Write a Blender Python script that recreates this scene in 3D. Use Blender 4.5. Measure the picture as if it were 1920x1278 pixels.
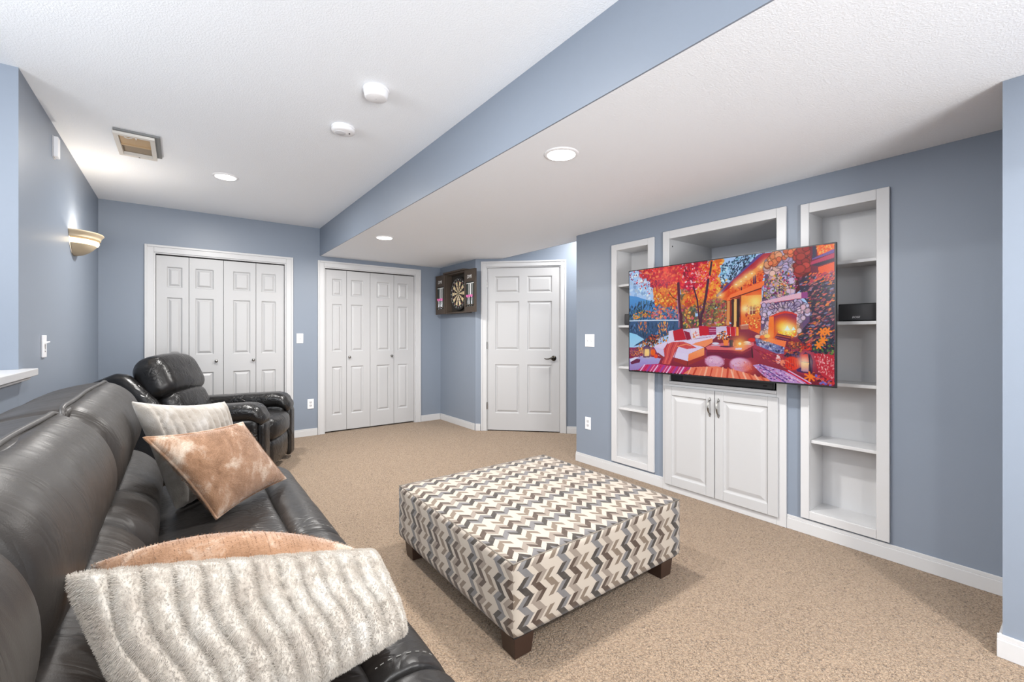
import bpy, bmesh, math, random
import numpy as np
from mathutils import Vector, Matrix

for o in list(bpy.data.objects):
    bpy.data.objects.remove(o, do_unlink=True)
SC = bpy.context.scene
COL = SC.collection
PI = math.pi
random.seed(7)
RNG = np.random.default_rng(7)

# ------------------------------------------------------------------ camera, world, lamps, exposure
FPX, YAW, HORIZON, CAM_H = 828.42, math.radians(36.839), 626.94, 1.24
cd = bpy.data.cameras.new('camera'); cam = bpy.data.objects.new('camera', cd); COL.objects.link(cam)
cam.location = (0, 0, CAM_H); cam.rotation_euler = (PI/2, 0, -YAW)
cd.sensor_width = 36; cd.lens = FPX/1920*36; cd.shift_y = (HORIZON-639)/1920
cd.clip_start = 0.02
SC.camera = cam
vs = SC.view_settings
vs.view_transform = 'Standard'; vs.look = 'None'; vs.gamma = 1; vs.exposure = 0.54
vs.use_curve_mapping = False

wd = bpy.data.worlds.new('world'); SC.world = wd; wd.use_nodes = True
wd.node_tree.nodes['Background'].inputs[0].default_value = (0.96, 0.98, 1.0, 1)
wd.node_tree.nodes['Background'].inputs[1].default_value = 0.95

def area(name, loc, size, power, col=(1, 1, 1), rot=(0, 0, 0), spread=180, shape='DISK', size_y=None):
    d = bpy.data.lights.new(name, 'AREA'); d.shape = shape; d.size = size
    if size_y: d.size_y = size_y
    d.energy = power; d.color = col; d.spread = math.radians(spread)
    o = bpy.data.objects.new(name, d); o.location = loc; o.rotation_euler = rot
    COL.objects.link(o); return o

WARM = (1.0, 0.975, 0.94)
Z_HI, Z_LO = 2.555, 2.215          # main ceiling, soffit underside
LOW_LAMPS = [(1.645, 1.752), (1.637, 4.322)]
HIGH_LAMPS = [(0.297, 4.376)]
for (x, y), e in zip(LOW_LAMPS, (23, 27)): area('downlight', (x, y, Z_LO-0.012), 0.15, e, WARM)
area('downlight', (1.645, -0.85, Z_LO-0.012), 0.15, 40, WARM)
for x, y in HIGH_LAMPS: area('downlight', (x, y, Z_HI-0.012), 0.15, 25, WARM)
area('downlight', (0.297, 1.75, Z_HI-0.012), 0.15, 20, WARM)
area('downlight', (0.297, -0.85, Z_HI-0.012), 0.15, 20, WARM)
area('hall_light', (3.72, 3.55, Z_HI-0.03), 0.22, 16, WARM)
# daylight of the open rear of the room, behind the camera
area('rear_daylight', (0.6, -2.3, 1.35), 3.4, 8, (0.93, 0.95, 1.0), (PI/2, 0, 0), 180, 'RECTANGLE', 2.2)
# daylight falling in from the stairs through the opening over the half wall
area('stair_daylight', (-1.58, 1.7, 1.75), 1.6, 46, (0.97, 0.985, 1.0), (0, -PI/2+.25, 0), 180, 'RECTANGLE', 1.2)
# added fill light, unseen behind the camera, aimed up to brighten the ceiling
area('ceiling_fill', (-0.1, -3.0, 0.5), 1.8, 96, (0.97, 0.985, 1.0), (PI-1.0, 0, 0), 120)

# ------------------------------------------------------------------ mesh helpers
class MB:
    def __init__(s): s.v = []; s.f = []; s.uv = None
    def add(s, v, f):
        n = len(s.v); s.v += [tuple(p) for p in v]; s.f += [tuple(i+n for i in q) for q in f]; return s
    def box(s, x0, x1, y0, y1, z0, z1):
        x0, x1 = min(x0, x1), max(x0, x1); y0, y1 = min(y0, y1), max(y0, y1); z0, z1 = min(z0, z1), max(z0, z1)
        v = [(x0,y0,z0),(x1,y0,z0),(x1,y1,z0),(x0,y1,z0),(x0,y0,z1),(x1,y0,z1),(x1,y1,z1),(x0,y1,z1)]
        return s.add(v, [(0,3,2,1),(4,5,6,7),(0,1,5,4),(1,2,6,5),(2,3,7,6),(3,0,4,7)])
    def fbox(s, F, u0, u1, v0, v1, d0, d1):
        b = MB().box(u0, u1, v0, v1, d0, d1)
        w = [F.p(*q) for q in b.v]
        f = b.f if F.right else [q[::-1] for q in b.f]
        return s.add(w, f)
    def tube(s, path, r, n=8, closed=False, flat=1.0):
        P = [Vector(p) for p in path]; m = len(P); rr = r if hasattr(r, '__len__') else [r]*m
        up = Vector((0, 0, 1)); rings = []
        prev = None
        for i, p in enumerate(P):
            a = P[(i-1) % m] if (closed or i > 0) else P[i]; b = P[(i+1) % m] if (closed or i < m-1) else P[i]
            t = (b-a).normalized()
            x = prev - t*prev.dot(t) if prev is not None else (t.cross(up) if abs(t.dot(up)) < .95 else t.cross(Vector((1, 0, 0))))
            x.normalize(); y = t.cross(x); prev = x
            rings.append([p + (x*math.cos(2*PI*k/n) + y*math.sin(2*PI*k/n)*flat)*rr[i] for k in range(n)])
        v = [q for ring in rings for q in ring]; f = []
        for i in range(m if closed else m-1):
            j = (i+1) % m
            for k in range(n): f.append((i*n+k, i*n+(k+1) % n, j*n+(k+1) % n, j*n+k))
        if not closed: f += [tuple(range(n))[::-1], tuple((m-1)*n+k for k in range(n))]
        return s.add(v, f)
    def lathe(s, prof, c=(0, 0, 0), n=32, F=None):
        """prof: (radius, height) pairs, turned about z at c (or about the frame's N axis)"""
        v = []; f = []
        for r, h in prof:
            for k in range(n):
                a = 2*PI*k/n; q = (r*math.cos(a), r*math.sin(a), h)
                v.append(tuple(F.p(c[0]+q[0], c[1]+q[1], c[2]+q[2])) if F else (c[0]+q[0], c[1]+q[1], c[2]+q[2]))
        m = len(prof)
        for i in range(m-1):
            for k in range(n): f.append((i*n+k, i*n+(k+1) % n, (i+1)*n+(k+1) % n, (i+1)*n+k))
        f += [tuple(range(n))[::-1], tuple((m-1)*n+k for k in range(n))]
        return s.add(v, f)

class Frame:
    """a local frame on a wall: u along, v up, d out of the wall"""
    def __init__(s, o, u, v, n):
        s.o, s.u, s.v, s.n = Vector(o), Vector(u).normalized(), Vector(v).normalized(), Vector(n).normalized()
        s.right = s.u.cross(s.v).dot(s.n) > 0
    def p(s, u, v, d): return s.o + s.u*u + s.v*v + s.n*d

WORG = {}
def obj(name, mb, mat, parent=None, smooth=False, bevel=0, seg=2, kind=None, label=None, cat=None, group=None, fix=True, sub=0):
    me = bpy.data.meshes.new(name)
    V = np.array([tuple(p) for p in mb.v], dtype=float)
    c = (V.min(0)+V.max(0))/2
    me.from_pydata([tuple(p) for p in V-c], [], mb.f)
    if fix:
        bm = bmesh.new(); bm.from_mesh(me); bmesh.ops.recalc_face_normals(bm, faces=bm.faces); bm.to_mesh(me); bm.free()
    if smooth: me.polygons.foreach_set('use_smooth', [True]*len(me.polygons))
    me.materials.append(mat)
    o = bpy.data.objects.new(name, me); COL.objects.link(o)
    base = Vector((0, 0, 0))
    if parent is not None:
        o.parent = parent; base = WORG[parent.name]
    o.location = Vector(c) - base
    WORG[o.name] = Vector(c)
    if sub:
        m = o.modifiers.new('subdivision', 'SUBSURF'); m.levels = sub; m.render_levels = sub
    if bevel:
        m = o.modifiers.new('bevel', 'BEVEL'); m.width = bevel; m.segments = seg; m.limit_method = 'ANGLE'; m.angle_limit = math.radians(40)
        if not smooth:
            me.polygons.foreach_set('use_smooth', [True]*len(me.polygons))
            m.harden_normals = True
    if kind: o['kind'] = kind
    if label: o['label'] = label
    if cat: o['category'] = cat
    if group: o['group'] = group
    return o

def thing(name, label, cat, loc, rz=0, group=None, kind=None, worg=None):
    o = bpy.data.objects.new(name, None); COL.objects.link(o)
    o.empty_display_size = 0.1
    o.location = loc; o.rotation_euler = (0, 0, rz)
    WORG[o.name] = Vector(loc) if worg is None else Vector(worg)
    if label: o['label'] = label
    if cat: o['category'] = cat
    if group: o['group'] = group
    if kind: o['kind'] = kind
    return o

def dup(root, delta, label=None, rz=None):
    def rec(o, par):
        c = o.copy(); COL.objects.link(c)
        if par is not None:
            c.parent = par
        for ch in [k for k in bpy.data.objects if k.parent == o and k != c]: rec(ch, c)
        return c
    r = rec(root, None); r.location = Vector(root.location)+Vector(delta)
    if rz is not None: r.rotation_euler = (0, 0, rz)
    if label: r['label'] = label
    return r

# ------------------------------------------------------------------ node helpers
class X:
    """a shader value with operators"""
    def __init__(s, nt, sock): s.nt, s.s = nt, sock
    def _m(s, op, *a):
        n = s.nt.nodes.new('ShaderNodeMath'); n.operation = op
        for i, q in enumerate((s,)+a):
            if isinstance(q, X): s.nt.links.new(q.s, n.inputs[i])
            else: n.inputs[i].default_value = q
        return X(s.nt, n.outputs[0])
    def __add__(s, o): return s._m('ADD', o)
    def __sub__(s, o): return s._m('SUBTRACT', o)
    def __mul__(s, o): return s._m('MULTIPLY', o)
    def __truediv__(s, o): return s._m('DIVIDE', o)
    def lt(s, o): return s._m('LESS_THAN', o)
    def gt(s, o): return s._m('GREATER_THAN', o)
    def floor(s): return s._m('FLOOR')
    def abs(s): return s._m('ABSOLUTE')
    def mod(s, o): return s._m('FLOORED_MODULO', o)
    def pp(s, o): return s._m('PINGPONG', o)
    def inv(s): return X(s.nt, s.nt.nodes.new('ShaderNodeMath').outputs[0]) if False else (s*-1.0)+1.0

def lin(r, g, b):
    f = lambda c: (c/255/12.92) if c/255 <= .04045 else ((c/255+.055)/1.055)**2.4
    return (f(r), f(g), f(b), 1)

def newmat(name):
    m = bpy.data.materials.new(name); m.use_nodes = True
    nt = m.node_tree; return m, nt, nt.nodes['Principled BSDF']

def mixc(nt, fac, a, b):
    n = nt.nodes.new('ShaderNodeMix'); n.data_type = 'RGBA'
    if isinstance(fac, X): nt.links.new(fac.s, n.inputs[0])
    elif hasattr(fac, 'node'): nt.links.new(fac, n.inputs[0])
    else: n.inputs[0].default_value = fac
    for k, q in ((6, a), (7, b)):
        if hasattr(q, 'node'): nt.links.new(q, n.inputs[k])
        else: n.inputs[k].default_value = q
    return n.outputs[2]

def coord(nt, kind='Object', scale=(1, 1, 1), rot=(0, 0, 0)):
    t = nt.nodes.new('ShaderNodeTexCoord'); m = nt.nodes.new('ShaderNodeMapping')
    m.inputs['Scale'].default_value = scale; m.inputs['Rotation'].default_value = rot
    nt.links.new(t.outputs[kind], m.inputs[0]); return m.outputs[0]

def noise(nt, vec, scale, detail=2, rough=.5, dist=0):
    n = nt.nodes.new('ShaderNodeTexNoise'); n.inputs['Scale'].default_value = scale
    n.inputs['Detail'].default_value = detail; n.inputs['Roughness'].default_value = rough; n.inputs['Distortion'].default_value = dist
    nt.links.new(vec, n.inputs['Vector']); return n.outputs[0]

def ramp(nt, val, stops):
    n = nt.nodes.new('ShaderNodeValToRGB'); e = n.color_ramp.elements
    while len(e) < len(stops): e.new(0.5)
    for k, (p, c) in enumerate(stops): e[k].position = p; e[k].color = c
    nt.links.new(val, n.inputs[0]); return n.outputs[0]

def bump(nt, h, strength, dist, normal=None):
    n = nt.nodes.new('ShaderNodeBump'); n.inputs['Strength'].default_value = strength; n.inputs['Distance'].default_value = dist
    nt.links.new(h, n.inputs['Height'])
    if normal is not None: nt.links.new(normal, n.inputs['Normal'])
    return n.outputs[0]

def plain(name, col, rough=.5, metal=0, spec=.5, bsc=0, bst=.1, bd=.001, var=0, coat=0, emit=None, estr=0):
    m, nt, b = newmat(name)
    b.inputs['Base Color'].default_value = col; b.inputs['Roughness'].default_value = rough
    b.inputs['Metallic'].default_value = metal; b.inputs['Specular IOR Level'].default_value = spec
    b.inputs['Coat Weight'].default_value = coat
    v = coord(nt)
    if var:
        nz = noise(nt, v, 3, 3)
        c2 = tuple(c*(1-var) for c in col[:3])+(1,)
        nt.links.new(mixc(nt, nz, col, c2), b.inputs['Base Color'])
    if bsc:
        nt.links.new(bump(nt, noise(nt, v, bsc, 3), bst, bd), b.inputs['Normal'])
    if emit:
        b.inputs['Emission Color'].default_value = emit; b.inputs['Emission Strength'].default_value = estr
    return m

WALLC = lin(131, 141, 155)
M_WALL = plain('wall_paint', WALLC, .42, bsc=260, bst=.12, bd=.001, var=.03)
M_WHITE = plain('white_trim_paint', lin(203, 203, 204), .32, bsc=30, bst=.03, bd=.001)
M_DOOR = plain('white_door_paint', lin(187, 187, 188), .36, bsc=60, bst=.05, bd=.001)
M_PLASTIC = plain('white_plastic', lin(238, 238, 240), .3, var=.02)
M_PLASTIC2 = plain('white_plastic_grey', lin(205, 205, 208), .35, var=.02)
M_DARKGAP = plain('dark_recess', lin(30, 30, 32), .8, var=.1)
M_NICKEL = plain('brushed_nickel', lin(150, 148, 145), .28, 1, bsc=200, bst=.05)
M_BRONZE = plain('aged_bronze', lin(70, 66, 60), .3, 1, bsc=80, bst=.1)
M_BLACK = plain('black_plastic', lin(22, 22, 24), .35, bsc=300, bst=.05)
M_GRILLE = plain('speaker_grille', lin(52, 52, 55), .6, bsc=900, bst=.5, bd=.001)
M_SILVER = plain('silver_print', lin(205, 205, 208), .4, var=.02)
M_LEG = plain('dark_stained_wood', lin(58, 40, 32), .35, bsc=40, bst=.1, var=.3)

def mk_ceiling():
    m, nt, b = newmat('ceiling_texture')
    b.inputs['Base Color'].default_value = lin(242, 246, 251); b.inputs['Roughness'].default_value = .9
    v = coord(nt)
    n1 = noise(nt, v, 130, 3, .6); n2 = noise(nt, v, 48, 2, .5)
    r = ramp(nt, n1, [(.42, (0, 0, 0, 1)), (.62, (1, 1, 1, 1))])
    nn = bump(nt, r, .26, .003)
    nt.links.new(bump(nt, n2, .10, .003, nn), b.inputs['Normal'])
    return m
M_CEIL = mk_ceiling()

def mk_carpet():
    m, nt, b = newmat('beige_carpet')
    b.inputs['Roughness'].default_value = .95; b.inputs['Specular IOR Level'].default_value = .15
    b.inputs['Sheen Weight'].default_value = .25; b.inputs['Sheen Roughness'].default_value = .5
    v = coord(nt)
    vo = nt.nodes.new('ShaderNodeTexVoronoi'); vo.inputs['Scale'].default_value = 135; vo.inputs['Randomness'].default_value = 1
    nd = nt.nodes.new('ShaderNodeTexNoise'); nd.inputs['Scale'].default_value = 85; nd.inputs['Detail'].default_value = 2
    nt.links.new(v, nd.inputs['Vector'])
    ma = nt.nodes.new('ShaderNodeVectorMath'); ma.operation = 'MULTIPLY_ADD'
    nt.links.new(nd.outputs['Color'], ma.inputs[0]); ma.inputs[1].default_value = (.018, .018, .018); nt.links.new(v, ma.inputs[2])
    nt.links.new(ma.outputs[0], vo.inputs['Vector'])
    sp = ramp(nt, vo.outputs['Distance'], [(.0, lin(198, 172, 144)), (.5, lin(170, 144, 118)), (.78, lin(119, 95, 73)), (.98, lin(48, 34, 24))])
    big = noise(nt, v, 2.2, 4, .6)
    c = mixc(nt, X(nt, big).__sub__(.35)._m('MULTIPLY', .9), sp, lin(156, 130, 105))
    fib = noise(nt, v, 420, 2, .6)
    c = mixc(nt, X(nt, fib)*.38, c, lin(196, 172, 146))
    nt.links.new(c, b.inputs['Base Color'])
    inv = X(nt, vo.outputs['Distance'])*-1.0
    nt.links.new(bump(nt, fib, .6, .006, bump(nt, inv.s, .9, .012)), b.inputs['Normal'])
    return m
M_CARPET = mk_carpet()

def mk_leather(name, c1, c2, rough, wr=(5, 60, 5), wst=.35, coat=0.0, wd=.006):
    m, nt, b = newmat(name)
    b.inputs['Roughness'].default_value = rough; b.inputs['Specular IOR Level'].default_value = .4
    b.inputs['Coat Weight'].default_value = coat; b.inputs['Coat Roughness'].default_value = .25
    v = coord(nt); w = coord(nt, 'Object', wr)
    vo = nt.nodes.new('ShaderNodeTexVoronoi'); vo.inputs['Scale'].default_value = 420; nt.links.new(v, vo.inputs['Vector'])
    big = noise(nt, v, 4, 4, .6)
    nt.links.new(mixc(nt, big, c1, c2), b.inputs['Base Color'])
    # creases: grooves where two stretched noises cross their mean, thinned out by a broad mask
    cr = (X(nt, noise(nt, w, 1.0, 2, .5, 1.1))-.5).abs()*9.0
    msk = (X(nt, noise(nt, v, 5.5, 2))-.42)*5.0
    for q in (cr, msk): q.s.node.use_clamp = True
    n0 = bump(nt, (cr*msk).s, wst, wd)
    n1 = bump(nt, noise(nt, w, .55, 2, .5, .6), .5, .012, n0)
    nt.links.new(bump(nt, vo.outputs['Distance'], .12, .001, n1), b.inputs['Normal'])
    rr = X(nt, noise(nt, v, 9, 3))*.2+(rough-.1)
    nt.links.new(rr.s, b.inputs['Roughness'])
    return m
M_SOFA = mk_leather('charcoal_leather', lin(47, 44, 42), lin(38, 33, 29), .42, (5, 17, 5), .35, 0, .003)
M_SOFASEAT = mk_leather('charcoal_seat_leather', lin(42, 40, 39), lin(34, 32, 31), .36, (9, 17, 8), .5, 0, .003)
M_SOFAPIPE = plain('charcoal_piping', lin(56, 53, 51), .4, bsc=200, bst=.1)
M_RECL = mk_leather('black_leather', lin(30, 28, 28), lin(20, 19, 19), .30, (10, 18, 10), .8, .2, .004)
M_STITCH = plain('pale_thread', lin(128, 126, 121), .7, var=.1)

def mk_fur(name, c1, c2, c3, sc=18):
    m, nt, b = newmat(name)
    b.inputs['Roughness'].default_value = .9; b.inputs['Specular IOR Level'].default_value = .1
    b.inputs['Sheen Weight'].default_value = .4
    v = coord(nt); n1 = noise(nt, v, sc, 5, .65, .4); n2 = noise(nt, v, 260, 2, .6)
    nt.links.new(ramp(nt, n1, [(.3, c1), (.52, c2), (.7, c3)]), b.inputs['Base Color'])
    a = bump(nt, n2, .5, .004); nt.links.new(bump(nt, n1, .4, .012, a), b.inputs['Normal'])
    return m
M_FURW = mk_fur('cream_faux_fur', lin(166, 156, 145), lin(184, 176, 166), lin(200, 195, 188), 14)
M_FURG = mk_fur('ivory_ribbed_plush', lin(158, 150, 140), lin(174, 168, 160), lin(192, 189, 185), 12)
M_FURB = mk_fur('tan_plush', lin(124, 90, 64), lin(158, 122, 95), lin(204, 187, 170), 9)

# ------------------------------------------------------------------ structure
YB, XL, XR = 5.819, -0.641, 3.125
XD, YD = 3.05, 4.86           # dart wall plane, where the angled door wall starts
def grid_wall(mb, F, w, h, holes, thick):
    us = sorted({0, w, *[q for h_ in holes for q in h_[:2]]}); vsn = sorted({0, h, *[q for h_ in holes for q in h_[2:]]})
    for a, b_ in zip(us, us[1:]):
        for c, d in zip(vsn, vsn[1:]):
            cu, cv = (a+b_)/2, (c+d)/2
            if any(q[0] < cu < q[1] and q[2] < cv < q[3] for q in holes): continue
            mb.fbox(F, a, b_, c, d, -thick, 0)
    return mb
def struct(name, mb, mat, **k): return obj(name, mb, mat, kind='structure', **k)

struct('floor', MB().box(-2.6, 6.2, -2.6, 6.2, -.1, 0), M_CARPET)
struct('ceiling', MB().box(-2.6, 6.2, -2.6, 6.2, Z_HI, Z_HI+.12), M_CEIL)
# soffit: blue fascia on the left side, white textured underside
struct('ceiling_soffit', MB().box(1.386, 3.30, -2.6, YB, Z_LO, Z_HI), M_CEIL)
struct('wall_soffit_fascia', MB().box(1.378, 1.386, -2.6, YB, Z_LO, Z_HI), M_WALL)
struct('wall_soffit_hall_side', MB().box(3.30, 3.308, -2.6, YB, Z_LO, Z_HI), M_WALL)

D1 = (-.222, 1.0, 2.085)       # bifold openings on the back wall: x0, x1, top
D2 = (1.428, 2.655, 2.085)
FB = Frame((XL, YB, 0), (1, 0, 0), (0, 0, 1), (0, -1, 0))
w = MB(); grid_wall(w, FB, 4.2, Z_HI, [(D1[0]-XL, D1[1]-XL, -.01, D1[2]), (D2[0]-XL, D2[1]-XL, -.01, D2[2])], .12)
struct('wall_back', w, M_WALL)
struct('wall_light_block', MB().box(XL-.1, 3.7, YB+.125, YB+.2, 0, Z_HI), M_WALL)  # slab added behind the bifolds to keep outside light out of the gaps
# left wall: full height from the back to y = 3.2, half wall nearer with an opening to the stairs
w = MB().box(XL-.12, XL, 3.2, YB+.12, 0, Z_HI); struct('wall_left', w, M_WALL)
struct('wall_left_half', MB().box(XL-.12, XL, -2.6, 3.199, 0, 1.03), M_WALL)
struct('wall_stairs_far', MB().box(-1.75, -1.63, -2.6, 3.199, 0, Z_HI), M_WALL)
struct('wall_stairs', MB().box(-2.6, XL-.121, 3.2, 3.32, 0, Z_HI), M_WALL)
# sill cap of the half wall
w = MB().box(XL-.17, XL+.055, -2.6, 3.275, 1.032, 1.068).box(XL-.15, XL+.03, -2.6, 3.26, 1.012, 1.032)
struct('trim_1', w, M_WHITE, bevel=.004)
# dart wall and the angled door wall
struct('wall_dart', MB().box(XD, XD+.12, YD, YB-.001, 0, Z_HI), M_WALL)
FD = Frame((XD+.001, YD, 0), (1, -1, 0), (0, 0, 1), (-1, -1, 0))
DOOR0 = .075
D3 = (DOOR0+.068, DOOR0+.068+.955, 2.112)
w = MB(); grid_wall(w, FD, 3.2, Z_HI, [(D3[0], D3[1], -.01, D3[2])], .12)
struct('wall_door', w, M_WALL)
w = MB().fbox(FD, 0, 1.6, 0, Z_HI, -.3, -.22); struct('wall_door_back', w, M_WALL)

# right wall with three openings
FR = Frame((XR, 3.11, 0), (0, -1, 0), (0, 0, 1), (-1, 0, 0))   # u = 3.11 - y
uy = lambda y: 3.11-y
UNITS = {'left': dict(y0=2.652, y1=2.205, z0=.105, z1=2.042, iy0=2.594, iy1=2.264, iz0=.16, iz1=1.987, depth=.19),
         'right': dict(y0=1.132, y1=.697, z0=.098, z1=2.052, iy0=1.085, iy1=.755, iz0=.15, iz1=1.992, depth=.20),
         'mid': dict(y0=2.12, y1=1.214, z0=0, z1=2.064, iy0=2.063, iy1=1.272, iz0=.872, iz1=2.0, depth=.62)}
holes = [(uy(U['iy0'])-.016, uy(U['iy1'])+.016, (U['iz0']-.016 if k != 'mid' else -.01), U['iz1']+.016) for k, U in UNITS.items()]
w = MB(); grid_wall(w, FR, 3.11-.23, Z_LO, holes, .14)
struct('wall_right', w, M_WALL)
struct('wall_right_hall_end', MB().box(XR+.141, 6.2, 2.98, 3.11, 0, Z_HI), M_WALL)
struct('wall_right_stub', MB().box(2.531, 3.4, -2.6, .229, 0, Z_LO-.001), M_WALL)

# baseboards: a profile with a small step
def baseboard(name, F, u0, u1, h=.088):
    w = MB().fbox(F, u0, u1, 0, h*.78, .0005, .014).fbox(F, u0, u1, h*.78, h, .0005, .009)
    return struct(name, w, M_WHITE, bevel=.002)
baseboard('baseboard_back', FB, 0, D1[0]-.078-XL)
baseboard('baseboard_back_middle', FB, D1[1]+.076-XL, D2[0]-.078-XL)
baseboard('baseboard_back_right', FB, D2[1]+.08-XL, XD-XL-.016)
FDW = Frame((XD, YB, 0), (0, -1, 0), (0, 0, 1), (-1, 0, 0))
baseboard('baseboard_dart', FDW, 0.001, YB-YD-.008)
baseboard('baseboard_door', FD, .002, DOOR0-.008)
baseboard('baseboard_door_right', FD, D3[1]+.073, 3.2)
baseboard('baseboard_right_far', FR, 0, uy(UNITS['mid']['y0'])-.001)
baseboard('baseboard_right_near', FR, uy(UNITS['mid']['y1'])+.001, 3.11-.246)
FS = Frame((2.531, .229, 0), (0, -1, 0), (0, 0, 1), (-1, 0, 0))
baseboard('baseboard_stub', FS, -.014, 2.8)
FSE = Frame((2.531, .229, 0), (1, 0, 0), (0, 0, 1), (0, 1, 0))
baseboard('baseboard_stub_end', FSE, .001, XR-2.531-.016)
FL = Frame((XL, YB, 0), (0, -1, 0), (0, 0, 1), (1, 0, 0))
baseboard('baseboard_left', FL, .016, YB+2.5)

# ------------------------------------------------------------------ doors
def ringed_panel(F, u0, u1, v0, v1, d, rings):
    """concentric rectangles: rings = (inset, depth)"""
    mb = MB(); v = []; f = []
    for ins, dep in rings:
        for (a, b_) in ((u0+ins, v0+ins), (u1-ins, v0+ins), (u1-ins, v1-ins), (u0+ins, v1-ins)): v.append(F.p(a, b_, d+dep))
    for i in range(len(rings)-1):
        for k in range(4): f.append((i*4+k, i*4+(k+1) % 4, i*4+4+(k+1) % 4, i*4+4+k))
    n = (len(rings)-1)*4; f.append((n, n+1, n+2, n+3))
    if not F.right: f = [q[::-1] for q in f]
    return mb.add(v, f)

def leaf(name, parent, F, u0, u1, v0, v1, d0, thick, panels, mat, label=None):
    """a moulded door leaf: front sheet with holes, each filled with a raised panel (a sub-part)"""
    mb = MB()
    us = sorted({u0, u1, *[q for p in panels for q in p[:2]]}); vv = sorted({v0, v1, *[q for p in panels for q in p[2:]]})
    for a, b_ in zip(us, us[1:]):
        for c, e in zip(vv, vv[1:]):
            cu, cv = (a+b_)/2, (c+e)/2
            if any(p[0] < cu < p[1] and p[2] < cv < p[3] for p in panels): continue
            mb.add([F.p(a, c, d0), F.p(b_, c, d0), F.p(b_, e, d0), F.p(a, e, d0)], [(0, 1, 2, 3) if F.right else (3, 2, 1, 0)])
    r = MB().fbox(F, u0, u1, v0, v1, d0-thick, d0)
    keep = [q for q in r.f if not all(abs((Vector(r.v[i])-F.o).dot(F.n)-d0) < 1e-6 for i in q)]
    mb.add(r.v, keep)
    # thin bead round each opening keeps the edge crisp
    o = obj(name, mb, mat, parent, fix=False, label=label)
    for p in panels:
        pm = ringed_panel(F, *p, d0, [(0, 0), (.004, -.005), (.011, -.012), (.017, -.0125), (.036, -.0015), (.04, -.001)])
        obj('panel', pm, mat, o, fix=False)
    return o

def casing(parent, F, u0, u1, top, wid=.075):
    for (a, b_, c, e, q) in ((u0-wid, u0, 0, top+wid, 0), (u1, u1+wid, 0, top+wid, 1), (u0, u1, top, top+wid, 2)):
        m = MB().fbox(F, a, b_, c, e, .0005, .012)
        if q == 0: m.fbox(F, a, a+.022, c, e, .012, .02)
        if q == 1: m.fbox(F, b_-.022, b_, c, e, .012, .02)
        if q == 2: m.fbox(F, u0-wid+.022, u1+wid-.022, e-.022, e, .012, .0199)
        obj('casing', m, M_WHITE, parent, bevel=.003)
    # jamb lining
    j = MB().fbox(F, u0, u0+.012, 0, top, -.11, .0).fbox(F, u1-.012, u1, 0, top, -.11, .0).fbox(F, u0+.012, u1-.012, top-.012, top, -.11, .0)
    obj('jamb', j, M_WHITE, parent)

def knob(parent, F, u, v, d, mat=M_NICKEL):
    obj('knob', MB().lathe([(.004, 0), (.013, 0), (.013, .003), (.006, .006), (.006, .016), (.013, .02), (.0165, .027), (.013, .033), (.004, .035)], (u, v, d), 20, F), mat, parent, smooth=True)

def bifold(name, label, x0, x1, edges, top, knobs):
    root = thing(name, label, None, ((x0+x1)/2, YB, 0), kind='structure')
    F = FB; u = lambda x: x-XL
    casing(root, F, u(x0), u(x1), top)
    track = MB().fbox(F, u(x0)+.013, u(x1)-.013, top-.02, top-.0125, -.07, -.035); obj('track', track, M_DARKGAP, root)
    for i, (a, b_) in enumerate(zip(edges, edges[1:])):
        a += .0022; b_ -= .0022
        ww = b_-a; z0, z1 = .018, top-.024; hh = z1-z0
        inset = .085 if i % 2 == 0 else .06
        l_in = .088 if i % 2 == 0 else .054; r_in = .054 if i % 2 == 0 else .088
        P = [(u(a)+l_in, u(b_)-r_in, z0+hh*(1-f1), z0+hh*(1-f0)) for f0, f1 in ((.055, .16), (.212, .508), (.602, .902))]
        lf = leaf('door_leaf', root, F, u(a), u(b_), z0, z1, -.03, .032, P, M_DOOR)
        for (ki, kx) in knobs:
            if ki == i: knob(lf, F, u(kx), .95, -.03)
    return root
E1 = [D1[0]+.014, .068, .378, .692, D1[1]-.014]
E2 = [D2[0]+.014, 1.712, 2.018, 2.346, D2[1]-.014]
bifold('door_1', 'white four-leaf bifold closet door behind the black recliner', D1[0], D1[1], E1, D1[2], [(1, .31), (2, .665)])
bifold('door_2', 'white four-leaf bifold closet door between light switch and dartboard', D2[0], D2[1], E2, D2[2], [(1, 1.745), (2, 2.312)])

r3 = thing('door_3', 'white six-panel hinged door on the angled wall with bronze lever', None, FD.p((D3[0]+D3[1])/2, 0, 0), kind='structure')
casing(r3, FD, D3[0], D3[1], D3[2], .068)
a, b_ = D3[0]+.015, D3[1]-.015; z0, z1 = .014, D3[2]-.015; ww, hh = b_-a, z1-z0
P = [(a+ww*f[0], a+ww*f[1], z0+hh*(1-g[1]), z0+hh*(1-g[0])) for g in ((.053, .155), (.207, .507), (.595, .895)) for f in ((.105, .445), (.555, .895))]
lf = leaf('door_leaf', r3, FD, a, b_, z0, z1, -.012, .035, P, M_DOOR)
lev = MB().lathe([(.004, 0), (.033, 0), (.033, .005), (.026, .011), (.012, .014), (.012, .04), (.004, .04)], (b_-.075, .94, -.012), 24, FD)
lev.tube([FD.p(b_-.075, .94, .026), FD.p(b_-.10, .945, .034), FD.p(b_-.135, .934, .036), FD.p(b_-.17, .932, .036), FD.p(b_-.19, .94, .036)], [.011, .010, .008, .007, .005], 10)
obj('lever_handle', lev, M_BRONZE, lf, smooth=True, label='dark bronze lever handle')
for z in (1.89, 1.10, .325):
    obj('hinge', MB().fbox(FD, D3[0]+.004, D3[0]+.016, z-.045, z+.045, -.008, .004), M_NICKEL, r3, bevel=.002)
obj('strike_edge', MB().fbox(FD, D3[1]-.0149, D3[1]-.0121, .90, .98, -.02, -.004), M_BRONZE, r3)
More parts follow.
